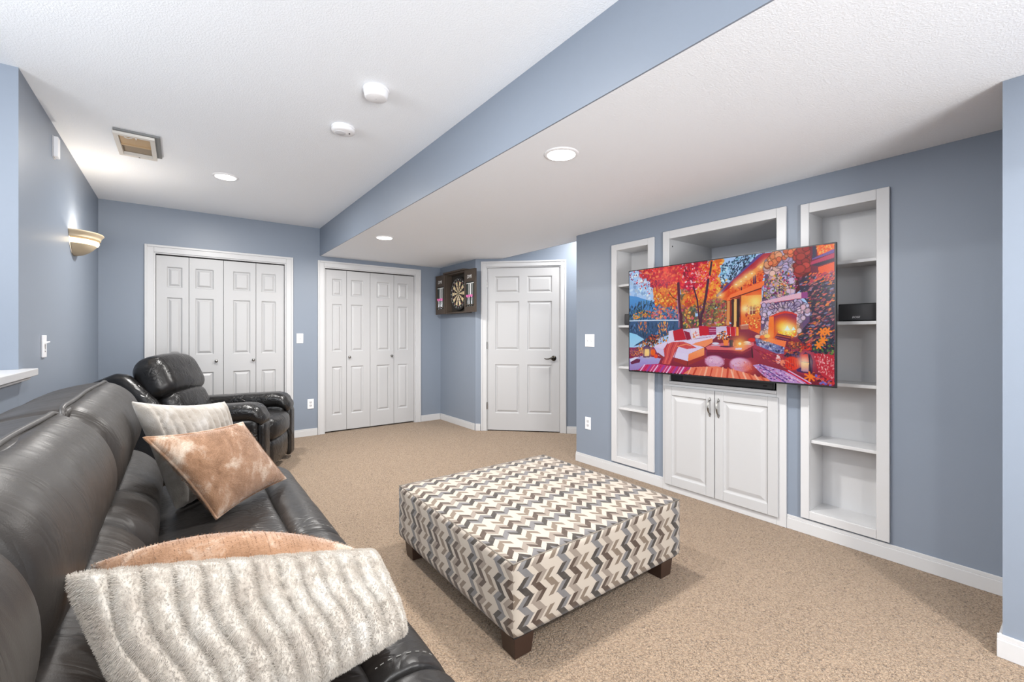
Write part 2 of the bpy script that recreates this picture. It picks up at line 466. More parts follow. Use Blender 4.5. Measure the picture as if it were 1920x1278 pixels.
# ------------------------------------------------------------------ built-in shelf units
def frame_ring(F, o, i, d0, d1):
    (a0, a1, c0, c1), (b0, b1, e0, e1) = o, i
    m = MB()
    m.fbox(F, a0, b0, c0, c1, d0, d1); m.fbox(F, b1, a1, c0, c1, d0, d1)
    m.fbox(F, b0, b1, e1, c1, d0, d1)
    if e0 > c0: m.fbox(F, b0, b1, c0, e0, d0, d1)
    return m

def shelf_unit(key, label, shelves):
    U = UNITS[key]; a0, a1, b0, b1 = uy(U['y0']), uy(U['y1']), uy(U['iy0']), uy(U['iy1'])
    root = thing('built_in_bookcase', label, 'bookcase', FR.p((a0+a1)/2, U['z0'], 0), group='recessed bookcases beside the television')
    fr = frame_ring(FR, (a0, a1, U['z0'], U['z1']), (b0, b1, U['iz0'], U['iz1']), .0008, .02)
    obj('face_frame', fr, M_WHITE, root, bevel=.003)
    D = U['depth']
    c = MB().fbox(FR, b0-.015, b0, U['iz0']-.015, U['iz1']+.015, -D, 0).fbox(FR, b1, b1+.015, U['iz0']-.015, U['iz1']+.015, -D, 0)
    c.fbox(FR, b0, b1, U['iz0']-.015, U['iz0'], -D, 0).fbox(FR, b0, b1, U['iz1'], U['iz1']+.015, -D, 0)
    obj('carcass', c, M_WHITE, root)
    obj('back_panel', MB().fbox(FR, b0-.015, b1+.015, U['iz0']-.015, U['iz1']+.015, -D-.012, -D-.0005), M_WHITE, root)
    for z in shelves:
        obj('shelf', MB().fbox(FR, b0+.001, b1-.001, z-.02, z, -D+.001, -.006), M_WHITE, root, bevel=.0025)
    return root
LSH = [1.684, 1.322, .958, .594]
RSH = [1.676, 1.318, .952, .586]
shelf_unit('left', 'narrow white recessed bookcase left of the television near the wall corner', LSH)
shelf_unit('right', 'narrow white recessed bookcase right of the television holding the wide black speaker', RSH)

U = UNITS['mid']; a0, a1, b0, b1 = uy(U['y0']), uy(U['y1']), uy(U['iy0']), uy(U['iy1'])
mid = thing('media_cabinet', 'white built-in media cabinet with open niche above two raised-panel doors, behind television', 'cabinet', FR.p((a0+a1)/2, 0, 0))
fr = MB().fbox(FR, a0, b0, 0, U['z1'], .0008, .02).fbox(FR, b1, a1, 0, U['z1'], .0008, .02)
fr.fbox(FR, b0, b1, U['iz1'], U['z1'], .0008, .02).fbox(FR, b0, b1, .81, .85, .0008, .02).fbox(FR, b0, b1, 0, .075, .0008, .02)
obj('face_frame', fr, M_WHITE, mid, bevel=.003)
D = U['depth']; z0, z1 = U['iz0'], U['iz1']
c = MB().fbox(FR, b0-.015, b0, .0, z1+.015, -D, 0).fbox(FR, b1, b1+.015, .0, z1+.015, -D, 0).fbox(FR, b0, b1, z1, z1+.015, -D, 0)
obj('carcass', c, M_WHITE, mid)
obj('back_panel', MB().fbox(FR, b0-.015, b1+.015, 0, z1+.015, -D-.012, -D-.0005), plain('niche_back_paint', lin(212, 215, 222), .5, var=.02), mid)
obj('countertop', MB().fbox(FR, b0+.0005, b1-.0005, .851, .873, -D+.001, .024), M_WHITE, mid, bevel=.003)
for i, (ya, yb) in enumerate(((2.09, 1.682), (1.677, 1.256))):
    ua, ub = uy(ya), uy(yb); v0, v1, d = .056, .832, .0385
    mb = MB(); p = (ua+.062, ub-.062, v0+.068, v1-.068)
    for (q0, q1, r0, r1) in ((ua, p[0], v0, v1), (p[1], ub, v0, v1), (p[0], p[1], v0, p[2]), (p[0], p[1], p[3], v1)):
        mb.fbox(FR, q0, q1, r0, r1, .0205, d)
    dr = obj('door', mb, M_DOOR, mid, bevel=.003)
    pm = ringed_panel(FR, *p, d, [(0, 0), (.004, -.006), (.012, -.0085), (.018, -.0085), (.042, -.001), (.046, -.0005)])
    obj('raised_panel', pm, M_DOOR, dr, fix=False)
    hu = ub-.03 if i == 0 else ua+.03
    h = MB(); zc = .712
    pts = [FR.p(hu, zc+s*.05, d+.026-.02*(abs(s)**2.2)+.004) for s in np.linspace(-1, 1, 11)]
    h.tube(pts, [.0045+.0035*(1-abs(s)) for s in np.linspace(-1, 1, 11)], 10)
    for sgn in (-1, 1):
        h.lathe([(.002, 0), (.008, 0), (.007, .004), (.0045, .007), (.0045, .012), (.001, .013)], (hu, zc+sgn*.052, d), 12, FR)
        h.tube([FR.p(hu, zc+sgn*.05, d+.008), FR.p(hu, zc+sgn*.06, d+.007), FR.p(hu, zc+sgn*.07, d+.003)], [.005, .0055, .002], 8)
    obj('handle', h, M_NICKEL, dr, smooth=True, label='curved pewter pull handle')
# shelf-pin hole in the niche side
obj('pin_hole', MB().fbox(FR, b0-.0001, b0+.0006, 1.94, 1.951, -.033, -.022), M_DARKGAP, mid)

# ------------------------------------------------------------------ lettering helper
def text_mesh(txt, size, F, u, v, d, depth=.0006, shear=0):
    cu = bpy.data.curves.new('lettering', 'FONT'); cu.body = txt; cu.size = size; cu.extrude = depth/2; cu.resolution_u = 3; cu.shear = shear
    o = bpy.data.objects.new('lettering', cu); COL.objects.link(o)
    bpy.context.view_layer.update()
    me = o.evaluated_get(bpy.context.evaluated_depsgraph_get()).to_mesh()
    vs_ = [tuple(F.p(u+p.co.x, v+p.co.y, d+p.co.z)) for p in me.vertices]; fs = [tuple(p.vertices) for p in me.polygons]
    bpy.data.objects.remove(o, do_unlink=True); bpy.data.curves.remove(cu)
    return MB().add(vs_, fs)

# ------------------------------------------------------------------ speakers and soundbar
def speaker(label, y0, y1, z, d_front, dep, h, txt=True):
    root = thing('speaker', label, 'speaker', FR.p((uy(y0)+uy(y1))/2, z, d_front-dep/2))
    a, b_ = uy(y0), uy(y1)
    obj('cabinet', MB().fbox(FR, a, b_, z+.003, z+h, d_front-dep, d_front-.012), M_BLACK, root, bevel=.006, seg=3)
    n = 14; v = []; f = []
    for i in range(n+1):
        s = i/n; uu = a+.002+(b_-a-.004)*s; dd = d_front-.012+.016*(1-(2*s-1)**4)
        for zz, o_ in ((z+.006, -.004), (z+.02, 0), (z+h-.02, 0), (z+h-.005, -.005)): v.append(FR.p(uu, zz, dd+o_))
    for i in range(n):
        for k in range(3): f.append((i*4+k, i*4+4+k, i*4+5+k, i*4+1+k))
    g = MB().add(v, f); obj('grille', g, M_GRILLE, root, smooth=True)
    if txt:
        t = text_mesh('BOSE', .016, FR, (a+b_)/2-.022, z+.018, d_front+.0045, shear=.25); obj('badge', t, M_SILVER, root, label='small silver lettered badge')
    obj('foot', MB().fbox(FR, a+.02, b_-.02, z+.0005, z+.003, d_front-dep+.02, d_front-.03), M_BLACK, root)
    return root
speaker('wide black centre speaker with small silver badge on the bookcase shelf right of television', .952, .762, RSH[1], -.03, .13, .104)
speaker('small black speaker on left bookcase shelf, mostly hidden behind television edge', 2.555, 2.42, LSH[1], -.03, .13, .10, False)

sb = thing('soundbar', 'long black soundbar lying on the white cabinet top under the television', 'soundbar', FR.p((uy(2.046)+uy(1.285))/2, .873, -.02))
a, b_ = uy(2.046), uy(1.285)
obj('housing', MB().fbox(FR, a, b_, .8745, .933, -.085, .012), M_BLACK, sb, bevel=.008, seg=3)
obj('grille', MB().fbox(FR, a+.10, b_-.012, .881, .926, .0122, .0150), M_GRILLE, sb, bevel=.002)
obj('display_window', MB().fbox(FR, a+.012, a+.095, .884, .924, .0122, .0142), plain('smoked_glass', lin(40, 40, 44), .12), sb)
obj('port', MB().fbox(FR, b_-.07, b_-.045, .893, .903, .0151, .0165), M_DARKGAP, sb)

# ------------------------------------------------------------------ television on its wall arm
TX = 2.95; FT = Frame((TX, 2.335, .938), (0, -1, 0), (0, 0, 1), (-1, 0, 0)); TW, TH = 1.438, .824
tv = thing('television', 'large flat television on wall arm showing an autumn lakeside patio with fireplace', 'television', FT.p(TW/2, 0, -.03))
bz = MB().fbox(FT, 0, TW, 0, TH, -.022, -.004)
bw = .006
for q in ((0, bw, 0, TH), (TW-bw, TW, 0, TH), (bw, TW-bw, 0, bw+.004), (bw, TW-bw, TH-bw, TH)): bz.fbox(FT, *q, -.004, 0)
obj('bezel', bz, M_BLACK, tv)
obj('rear_housing', MB().fbox(FT, .25, TW-.25, .08, .50, -.052, -.0225), M_BLACK, tv, bevel=.01)
arm = MB().fbox(FT, TW/2-.22, TW/2+.22, .22, .58, -.064, -.0525)
ap = [FT.p(TW/2-.05, .40, -.06), FT.p(TW/2+.18, .40, -.30), FT.p(TW/2+.02, .40, -.50), FT.p(TW/2, .40, -.775)]
arm.tube(ap, .022, 10); arm.fbox(FT, TW/2-.12, TW/2+.12, .25, .55, -.791, -.772)
obj('wall_arm', arm, M_BLACK, tv)

# the picture on the screen: painted stroke by stroke into the colours of a fine mesh (u right, v down, thousandths)
PAINT = [["p",[0,0,1000,0,1000,1000,0,1000],[[176,206,246]]],
["d",[0,-4,253,33,251,325,-2,249],[[196,220,250],[160,196,240],[214,226,250]],120,10,26,None,1.6],
["p",[-2,243,50,259,105,292,166,323,325,321,324,503,-4,490],[[96,160,220],[70,120,180]]],
["d",[1,364,71,320,158,304,325,333,324,497,0,496],[[40,66,100],[58,92,124],[34,56,84],[86,120,150],[70,104,110]],420,5,14,80,3],
["d",[10,447,104,397,141,418,141,465,18,484],[[240,140,70],[226,110,60],[230,170,70],[120,130,70]],70,5,11,None,1.6],
["d",[165,377,310,354,316,491,145,483],[[236,140,120],[244,166,90],[200,120,140],[140,150,170],[210,90,90],[90,110,150]],170,6,14,None,1.6],
["p",[-2,495,427,505,427,589,249,646,-4,776],[[70,100,140],[44,70,104]]],
["d",[0,515,316,525,257,634,-2,738],[[40,60,90],[60,90,130],[100,140,190],[50,80,104]],240,4,12,85,4],
["d",[61,517,120,519,119,623,69,598],[[244,150,60],[220,120,60]],34,4,9,85,3],
["d",[188,521,250,523,245,622,195,629],[[250,160,70],[240,180,120],[220,120,80]],46,4,10,85,3],
["p",[-3,617,47,636,102,685,47,736,-4,802],[[150,210,246],[176,214,240]]],
["l",[-2,500,173,501,427,512],6,[206,222,244]],
["p",[0,770,1000,700,1000,1000,0,1000],[[150,70,120],[120,24,50]]],
["p",[359,543,1003,559,1002,803,357,859],[[150,60,80],[120,24,50]]],
["p",[955,0,1000,0,1000,1000,955,1000],[[110,40,70]]],
["p",[-5,866,130,843,357,803,692,711,998,759,997,997,-17,1011],[[176,64,92],[120,24,48]]],
["p",[-5,885,101,845,209,867,193,922,100,981,-6,1003],[[176,176,226],[160,130,190]]],
["d",[336,209,567,211,566,512,566,559,337,577,334,503],[[170,90,60],[120,96,70],[190,120,60],[150,70,80],[90,90,80]],260,18,40,None,1.6],
["d",[336,186,568,179,566,512,566,559,337,577,334,503],[[244,166,60],[236,130,90],[214,90,110],[170,170,90],[120,140,100],[250,190,90],[200,140,170]],330,5,13,None,1.6],
["d",[461,357,567,294,566,527,460,540],[[150,70,90],[120,110,80],[190,90,80],[90,80,70],[160,150,90]],220,5,12,None,1.6],
["d",[65,2,200,-1,341,0,361,190,296,203,159,196,135,107],[[190,30,54],[214,50,60],[170,24,60],[236,80,70]],260,18,44,None,1.6],
["d",[327,3,476,2,487,155,422,276,325,184],[[190,14,56],[206,30,70],[160,16,60],[220,50,50]],170,16,36,None,1.6],
["d",[423,34,538,11,525,130,531,300,421,364,346,374,353,290,429,233],[[236,130,50],[222,110,44],[244,160,60],[206,80,50]],200,16,38,None,1.6],
["d",[163,196,315,183,317,366,182,354],[[226,120,50],[206,90,44],[190,110,50],[240,150,60]],110,16,34,None,1.6],
["d",[0,2,107,-2,184,2,142,266,93,217,3,85],[[150,40,70],[190,60,80],[110,60,110],[200,214,246],[226,60,60]],140,3,9,None,1.6],
["d",[65,-10,327,-9,347,176,159,208,127,81],[[206,36,54],[236,70,60],[250,110,70],[180,24,60],[255,140,90]],260,6,16,None,1.6],
["d",[312,-1,472,-4,488,145,422,276,325,184],[[200,10,60],[230,40,80],[255,200,210],[180,20,70],[236,70,60]],260,5,13,None,1.6],
["d",[159,196,311,171,310,377,174,366],[[246,160,60],[230,120,50],[200,110,60],[250,190,90],[214,60,50]],260,5,13,None,1.6],
["d",[430,25,544,13,538,132,537,311,415,353,339,368,346,289,422,232],[[250,160,60],[240,130,50],[255,190,90],[228,60,60],[250,120,80]],260,5,13,None,1.6],
["d",[396,62,525,130,519,171,429,244],[[220,20,60],[240,60,70],[255,150,150]],150,4,10,None,1.6],
["d",[151,116,282,132,252,208,143,181],[[150,20,70],[190,40,80],[110,30,80]],80,4,10,None,1.6],
["g",[245,102],60,[255,130,110],0.5],
["d",[538,59,635,3,593,70,543,249],[[170,216,244],[120,180,220],[60,90,120],[44,70,96],[200,226,246]],170,4,11,None,1.6],
["d",[604,6,711,-1,681,69,586,193,568,179],[[40,56,80],[60,84,104],[30,44,66],[130,180,210]],190,4,11,60,2],
["l",[313,171,317,315,325,503,329,451,332,577],15,[92,26,58]],
["l",[307,285,315,502,317,450,316,571],5,[180,120,150]],
["l",[493,17,484,122],10,[74,46,60]],
["l",[476,164,464,303,449,438,441,458,437,561],13,[80,36,62]],
["l",[398,218,418,331,429,507,432,556],8,[78,30,66]],
["l",[259,244,281,294,308,320],4,[80,40,40]],
["p",[518,312,732,4,778,4,745,83,726,235,724,640,566,512,567,357],[[226,84,36],[240,110,50]]],
["p",[515,304,711,7,732,0,742,2,586,224,521,323],[[96,70,140]]],
["p",[521,323,595,194,733,5,783,3,745,54,586,245],[[170,20,52]]],
["p",[586,250,742,58,742,131,586,317,543,344],[[236,96,40],[220,80,30]]],
["d",[586,245,742,63,741,208,586,296],[[255,150,70],[200,50,30],[180,40,40],[255,120,50]],130,4,9,None,1.6],
["p",[586,307,741,213,741,257,586,343,570,357,570,341],[[255,128,70]]],
["l",[586,340,721,276],4,[60,20,30]],
["p",[687,175,702,162,702,231,687,239],[[84,40,80]]],
["l",[695,171,694,233],2,[200,90,70]],
["p",[634,251,640,247,639,278,634,279],[[80,20,30]]],
["g",[721,107],20,[255,220,140],0.8],
["e",[721,107],4,4,[255,246,214]],
["g",[683,151],20,[255,220,140],0.8],
["e",[683,151],4,4,[255,246,214]],
["g",[657,174],20,[255,220,140],0.8],
["e",[657,174],4,4,[255,246,214]],
["g",[634,206],20,[255,220,140],0.8],
["e",[634,206],4,4,[255,246,214]],
["g",[537,306],20,[255,220,140],0.8],
["e",[537,306],4,4,[255,246,214]],
["g",[612,228],20,[255,220,140],0.8],
["e",[612,228],4,4,[255,246,214]],
["g",[745,73],20,[255,220,140],0.8],
["e",[745,73],4,4,[255,246,214]],
["p",[567,362,635,323,634,601,566,512],[[150,60,40]]],
["p",[592,343,602,345,599,575,589,575],[[66,36,34]]],
["p",[616,346,629,345,627,575,614,575],[[60,32,30]]],
["p",[603,345,615,346,613,575,600,575],[[236,190,120]]],
["p",[570,359,582,358,581,564,566,564],[[224,150,90]]],
["p",[605,350,614,348,613,560,604,559],[[240,190,120]]],
["p",[590,349,602,347,601,559,591,562],[[74,44,40]]],
["p",[636,323,724,328,723,601,637,596],[[250,176,80],[226,96,50]]],
["p",[638,323,724,325,724,348,638,353],[[255,160,80]]],
["d",[660,406,722,401,722,596,639,596],[[255,210,110],[220,70,40],[180,40,40],[255,150,70],[150,40,40]],110,4,9,None,1.6],
["p",[674,417,698,417,698,476,673,477],[[120,50,50]]],
["l",[674,417,673,475],3,[250,220,180]],
["l",[685,418,685,475],3,[250,220,180]],
["l",[674,442,698,444],3,[250,220,180]],
["g",[698,384],30,[255,230,140],0.9],
["g",[653,431],18,[255,240,180],0.9],
["p",[628,560,668,551,667,596,634,596],[[190,120,100]]],
["l",[637,563,665,558],3,[255,220,200]],
["p",[742,92,758,42,793,1,861,2,860,339,725,387,736,237],[[116,84,116]]],
["s",[745,93,763,44,796,4,861,5,860,335,730,382,741,238],[[206,190,222],[186,172,212],[222,184,190],[230,190,180],[196,170,200]],150,13,8],
["s",[745,93,763,44,796,4,861,5,858,52,803,67,768,107,747,132],[[236,140,90],[226,120,80],[230,160,120]],40,12,8],
["p",[861,2,916,-1,915,256,860,339],[[86,14,36]]],
["s",[862,7,915,3,914,174,861,192],[[170,50,50],[150,40,56],[190,70,60]],46,17,9],
["p",[916,-3,1000,2,999,252,915,237],[[120,24,60]]],
["p",[936,0,999,4,999,48,942,73],[[250,110,30]]],
["d",[936,4,998,8,998,39,947,61],[[255,160,60],[230,80,20],[255,200,120]],40,4,9,None,1.6],
["p",[923,1,935,2,935,80,922,95],[[60,54,84]]],
["p",[922,90,999,39,999,65,922,99],[[120,90,160]]],
["p",[918,112,999,67,999,100,916,134],[[190,60,100]]],
["p",[916,136,999,104,999,123,942,148],[[60,40,70]]],
["p",[942,157,999,130,998,243,948,234],[[240,96,40]]],
["p",[870,234,920,202,946,225,1000,199,998,759,918,765,868,662,912,475,910,422,881,342],[[56,44,70]]],
["d",[874,221,920,202,1000,199,998,733,907,738,871,643,912,466,912,422,881,333],[[60,50,80],[110,50,80],[150,70,100],[210,100,90],[244,140,60],[40,50,70],[130,130,170],[190,120,120],[90,90,70]],620,4,11,25,2.4],
["d",[906,200,998,190,997,260,920,265],[[250,120,60],[236,90,80],[180,60,90]],70,5,10,25,2.2],
["d",[741,208,807,153,860,191,874,295,826,335,730,363],[[110,40,90],[190,60,110],[90,100,70],[250,160,60],[60,60,80],[210,150,190],[150,150,90]],190,4,10,None,1.6],
["p",[720,381,883,328,883,369,743,406,720,404],[[232,186,204]]],
["p",[883,328,906,327,906,372,883,372],[[156,74,140]]],
["l",[720,404,883,372],3,[190,70,90]],
["e",[842,314],16,17,[218,190,208]],
["l",[842,286,842,337],2,[190,140,160]],
["p",[722,406,871,375,912,422,912,543,863,653,721,660],[[110,84,124]]],
["s",[725,411,869,379,910,427,910,534,863,648,724,655],[[206,192,224],[226,200,220],[190,170,206],[216,180,196]],170,8,6],
["l",[776,452,752,434],3,[90,64,110]],
["l",[780,443,759,419],3,[90,64,110]],
["l",[786,436,769,407],3,[90,64,110]],
["l",[793,430,780,397],3,[90,64,110]],
["l",[801,426,792,390],3,[90,64,110]],
["l",[810,424,805,386],3,[90,64,110]],
["l",[819,424,819,386],3,[90,64,110]],
["l",[828,425,832,389],3,[90,64,110]],
["l",[836,429,845,395],3,[90,64,110]],
["l",[844,434,857,404],3,[90,64,110]],
["l",[850,441,867,415],3,[90,64,110]],
["l",[856,448,875,429],3,[90,64,110]],
["l",[860,457,882,444],3,[90,64,110]],
["p",[750,674,756,500,776,491,776,674],[[250,140,60],[240,110,50]]],
["p",[756,500,791,473,819,460,845,469,866,489,866,509,840,485,819,479,776,501],[[214,60,50]]],
["p",[774,674,775,498,794,487,819,477,845,483,864,496,864,644,844,667],[[130,40,96],[240,90,30]]],
["g",[813,550],32,[255,110,30],0.7],
["g",[806,573],22,[255,190,40],0.8],
["g",[847,597],24,[255,170,50],0.8],
["g",[825,602],24,[255,230,60],0.85],
["p",[818,606,829,571,840,606],[[190,240,250]]],
["p",[845,606,852,579,862,604],[[200,244,246]]],
["g",[830,597],26,[255,255,230],0.7],
["d",[793,616,857,616,856,648,791,644],[[255,210,60],[255,170,40],[250,240,120]],40,4,8,None,1.6],
["p",[778,664,788,630,845,653,842,681,815,687],[[104,36,64]]],
["l",[786,642,840,663],5,[190,90,60]],
["l",[783,659,832,679],4,[150,80,110]],
["p",[724,680,773,671,825,689,820,734,740,694],[[246,130,80]]],
["p",[697,666,740,689,818,734,815,786,785,783,705,725],[[120,120,170]]],
["d",[697,671,740,692,815,736,813,781,785,779,705,720],[[170,186,230],[130,140,190],[90,90,140],[200,190,220],[60,60,100]],100,4,10,None,1.6],
["e",[708,655],12,14,[230,190,180]],
["e",[729,658],12,14,[236,80,40]],
["e",[748,650],12,14,[255,220,120]],
["g",[748,650],26,[255,200,110],0.6],
["l",[691,750,824,903],3,[140,40,60]],
["l",[700,755,851,918],3,[146,40,63]],
["l",[708,759,877,934],3,[152,40,66]],
["l",[716,764,902,948],3,[158,40,69]],
["l",[723,768,926,963],3,[164,40,72]],
["l",[731,773,951,977],3,[170,40,75]],
["l",[739,777,974,990],3,[176,40,78]],
["l",[747,781,997,1004],3,[182,40,81]],
["p",[255,608,283,596,293,697,256,701],[[228,214,236]]],
["p",[337,594,393,583,517,571,566,569,585,575,584,652,516,654,426,671,358,690],[[216,200,228]]],
["p",[281,606,337,581,359,684,290,699],[[190,18,52]]],
["p",[343,602,376,619,386,678,361,690],[[150,20,64]]],
["p",[381,591,427,578,434,660,390,685],[[232,218,232]]],
["d",[389,611,420,611,426,660,396,672],[[236,120,60],[220,60,60],[250,180,120]],16,4,8,None,1.6],
["p",[425,561,476,568,485,643,431,650],[[200,20,54]]],
["p",[476,574,516,574,516,639,482,644],[[160,40,96]]],
["l",[482,595,515,595],3,[220,160,190]],
["l",[482,611,515,611],3,[220,160,190]],
["p",[566,572,590,575,617,575,622,647,571,653],[[196,24,50]]],
["p",[612,575,622,580,624,647,613,647],[[250,160,70]]],
["l",[584,575,586,647],2,[240,200,200]],
["l",[607,575,610,647],2,[240,200,200]],
["p",[163,750,256,700,361,689,498,659,516,654,497,686,396,722,455,750,371,814,296,801,194,838],[[232,216,238],[222,208,240]]],
["p",[389,727,409,711,498,670,499,705,459,747],[[244,150,104]]],
["p",[163,756,296,801,292,851,225,847,194,841,179,791],[[214,200,232]]],
["p",[296,801,371,814,367,878,292,851],[[226,214,242]]],
["p",[371,814,456,751,456,818,367,878],[[250,170,116],[240,130,80]]],
["p",[188,808,225,847,225,865,186,827],[[150,60,60]]],
["p",[292,851,367,878,456,818,455,848,363,922,287,883],[[160,52,50]]],
["l",[367,881,363,920],3,[90,20,40]],
["p",[225,776,245,728,279,708,340,702,378,723,416,757,361,769,315,750,293,807,262,920,213,913,231,847],[[208,84,86]]],
["l",[249,719,237,776,233,847,221,912],3,[150,40,60]],
["l",[267,719,254,775,247,846,233,911],3,[238,130,110]],
["l",[286,718,271,774,261,844,245,909],3,[150,40,60]],
["l",[304,717,287,773,276,843,257,908],3,[238,130,110]],
["l",[322,717,304,772,290,842,269,907],3,[150,40,60]],
["l",[308,749,358,724,385,739],5,[240,150,110]],
["p",[462,748,500,718,583,704,692,701,690,725,641,776,584,769,471,771],[[214,120,136],[226,110,110]]],
["p",[462,750,471,768,584,768,641,774,690,725,689,741,641,794,584,788,468,790],[[140,30,66]]],
["p",[468,790,584,788,641,794,686,751,683,821,658,833,582,840,468,828],[[120,22,64]]],
["l",[683,751,686,821],6,[70,16,40]],
["l",[468,774,468,828],5,[120,60,90]],
["d",[520,632,553,606,595,647,583,684,526,675],[[250,150,60],[40,30,50],[240,230,230],[230,110,40],[120,90,60]],90,4,9,None,1.6],
["p",[550,685,577,684,572,736,554,737],[[246,140,70]]],
["e",[513,715],18,10,[222,220,240]],
["l",[494,732,535,730],4,[190,190,220]],
["e",[568,739],34,7,[90,40,80]],
["e",[661,702],16,11,[236,226,236]],
["l",[646,720,678,716],4,[220,200,220]],
["p",[580,684,598,683,596,735,581,736],[[50,44,70]]],
["p",[601,683,618,683,616,734,602,735],[[170,80,90]]],
["g",[629,713],32,[255,190,90],0.9],
["e",[629,713],7,11,[255,240,190]],
["e",[682,681],16,16,[220,50,40]],
["p",[610,750,639,746,636,761,607,763],[[236,216,230]]],
["e",[507,869],48,52,[214,162,194]],
["e",[503,855],36,30,[226,184,212]],
["d",[458,840,558,842,558,894,464,904],[[200,140,176],[232,190,214]],50,2,5,None,1.6],
["e",[631,886],50,60,[206,146,180]],
["e",[624,867],36,34,[226,180,208]],
["d",[583,855,677,856,683,921,601,921],[[190,120,150],[232,180,204],[226,120,100]],50,2,5,None,1.6],
["g",[669,912],30,[240,110,70],0.6],
["p",[60,993,100,936,194,917,247,928,381,933,342,994],[[196,60,120]]],
["l",[105,934,75,1000],7,[232,196,232]],
["l",[126,934,97,1000],5,[206,20,74]],
["l",[147,934,118,1000],7,[150,80,170]],
["l",[168,935,139,1001],5,[240,160,190]],
["l",[189,935,160,1001],7,[232,196,232]],
["l",[209,935,181,1001],5,[206,20,74]],
["l",[229,935,202,1002],7,[150,80,170]],
["l",[249,935,222,1002],5,[240,160,190]],
["l",[268,936,242,1002],7,[232,196,232]],
["l",[288,936,261,1002],5,[206,20,74]],
["l",[307,936,280,1003],7,[150,80,170]],
["l",[325,936,300,1003],5,[240,160,190]],
["l",[344,936,318,1003],7,[232,196,232]],
["l",[362,936,337,1004],5,[206,20,74]],
["l",[380,937,355,1004],7,[150,80,170]],
["p",[342,994,388,932,441,921,521,909,564,925,583,923,641,941,696,969,754,980,759,1001,583,1001],[[236,132,104]]],
["l",[384,935,367,994],6,[250,184,156]],
["l",[413,939,397,994],9,[196,74,54]],
["l",[441,942,428,994],6,[246,156,124]],
["l",[469,926,457,995],9,[250,184,156]],
["l",[496,929,486,995],6,[196,74,54]],
["l",[523,932,515,995],9,[246,156,124]],
["l",[549,916,542,995],6,[250,184,156]],
["l",[574,920,570,995],9,[196,74,54]],
["l",[600,923,596,996],6,[246,156,124]],
["l",[589,935,600,993],8,[250,186,160]],
["l",[616,942,629,995],8,[206,90,66]],
["l",[644,948,657,997],8,[250,186,160]],
["l",[670,955,685,998],8,[206,90,66]],
["l",[696,961,712,1000],8,[250,186,160]],
["l",[721,968,738,1002],8,[206,90,66]],
["p",[687,883,718,870,817,913,915,996,824,1005,762,998,723,945],[[190,150,206]]],
["d",[691,885,718,872,815,919,895,990,774,996,723,940],[[120,60,140],[226,196,230],[90,40,110],[206,120,170]],150,3,8,-25,2],
["l",[715,877,824,1002],4,[90,60,140]],
["p",[817,906,832,907,922,997,906,1000],[[206,20,60]]],
["l",[834,909,917,991],5,[226,180,220]],
["l",[824,931,890,998],4,[240,190,210]],
["d",[46,774,102,685,148,647,249,634,249,699,179,737,101,820,6,865],[[190,130,40],[226,120,60],[110,100,50],[150,60,60],[236,160,60],[90,50,60]],200,4,10,None,1.6],
["d",[102,697,148,635,195,658,195,730,131,751],[[40,36,56],[60,50,60],[150,50,60],[210,110,60],[40,60,50]],120,4,10,None,1.6],
["d",[3,789,97,783,97,858,6,865],[[140,80,110],[190,110,90],[120,110,130],[220,150,110]],90,3,8,None,1.6],
["p",[97,759,118,739,141,757,140,860,96,867],[[70,44,100]]],
["p",[105,783,134,781,133,846,104,851],[[240,190,150]]],
["g",[120,813],22,[255,220,140],0.9],
["e",[159,810],15,33,[240,110,34]],
["e",[177,846],12,20,[236,84,40]],
["l",[159,780,158,841],2,[190,70,20]],
["p",[6,922,41,881,76,884,71,916,15,940],[[110,40,80]]],
["p",[2,891,41,865,63,867,10,915],[[226,226,250]]],
["d",[815,743,840,691,877,694,889,748,868,801,822,804],[[190,90,50],[150,50,50],[220,130,70],[90,40,70],[120,80,60]],150,4,9,None,1.6],
["d",[818,781,872,768,877,809,820,819],[[60,44,80],[90,60,110],[40,30,60]],50,5,10,None,1.6],
["d",[880,703,923,701,918,756,884,749],[[226,70,40],[200,40,40],[110,50,60]],60,4,9,None,1.6],
["e",[846,854],30,52,[226,56,32]],
["l",[823,832,819,881],2,[160,24,30]],
["l",[831,828,828,883],2,[160,24,30]],
["l",[839,823,837,886],2,[160,24,30]],
["l",[846,819,846,889],2,[160,24,30]],
["l",[854,822,855,884],2,[160,24,30]],
["l",[862,825,864,879],2,[160,24,30]],
["l",[869,828,873,874],2,[160,24,30]],
["e",[793,831],10,30,[236,190,190]],
["e",[793,802],6,14,[240,220,226]],
["e",[811,853],10,24,[240,140,110]],
["p",[880,809,896,766,916,783,925,827,922,920,884,919],[[58,30,70]]],
["p",[882,786,905,779,911,838,882,836],[[210,50,50]]],
["p",[882,841,910,845,909,911,882,907],[[250,150,60],[180,130,170]]],
["g",[893,840],26,[255,236,200],0.8],
["l",[911,792,915,919],4,[40,20,50]],
["p",[863,898,881,878,884,919,867,912],[[70,40,100]]],
["d",[925,737,936,674,998,663,998,786,929,773],[[30,40,56],[60,90,60],[44,56,80],[110,140,70],[24,30,44]],130,5,11,None,1.6],
["l",[960,678,973,678],7,[250,140,44]],
["l",[960,678,966,700],7,[250,140,44]],
["l",[960,678,954,700],7,[250,140,44]],
["l",[960,678,948,678],7,[250,140,44]],
["l",[960,678,954,656],7,[250,140,44]],
["l",[960,678,966,656],7,[250,140,44]],
["l",[958,620,971,620],7,[250,140,44]],
["l",[958,620,964,642],7,[250,140,44]],
["l",[958,620,952,642],7,[250,140,44]],
["l",[958,620,946,620],7,[250,140,44]],
["l",[958,620,952,598],7,[250,140,44]],
["l",[958,620,964,598],7,[250,140,44]],
["l",[975,616,988,616],7,[250,140,44]],
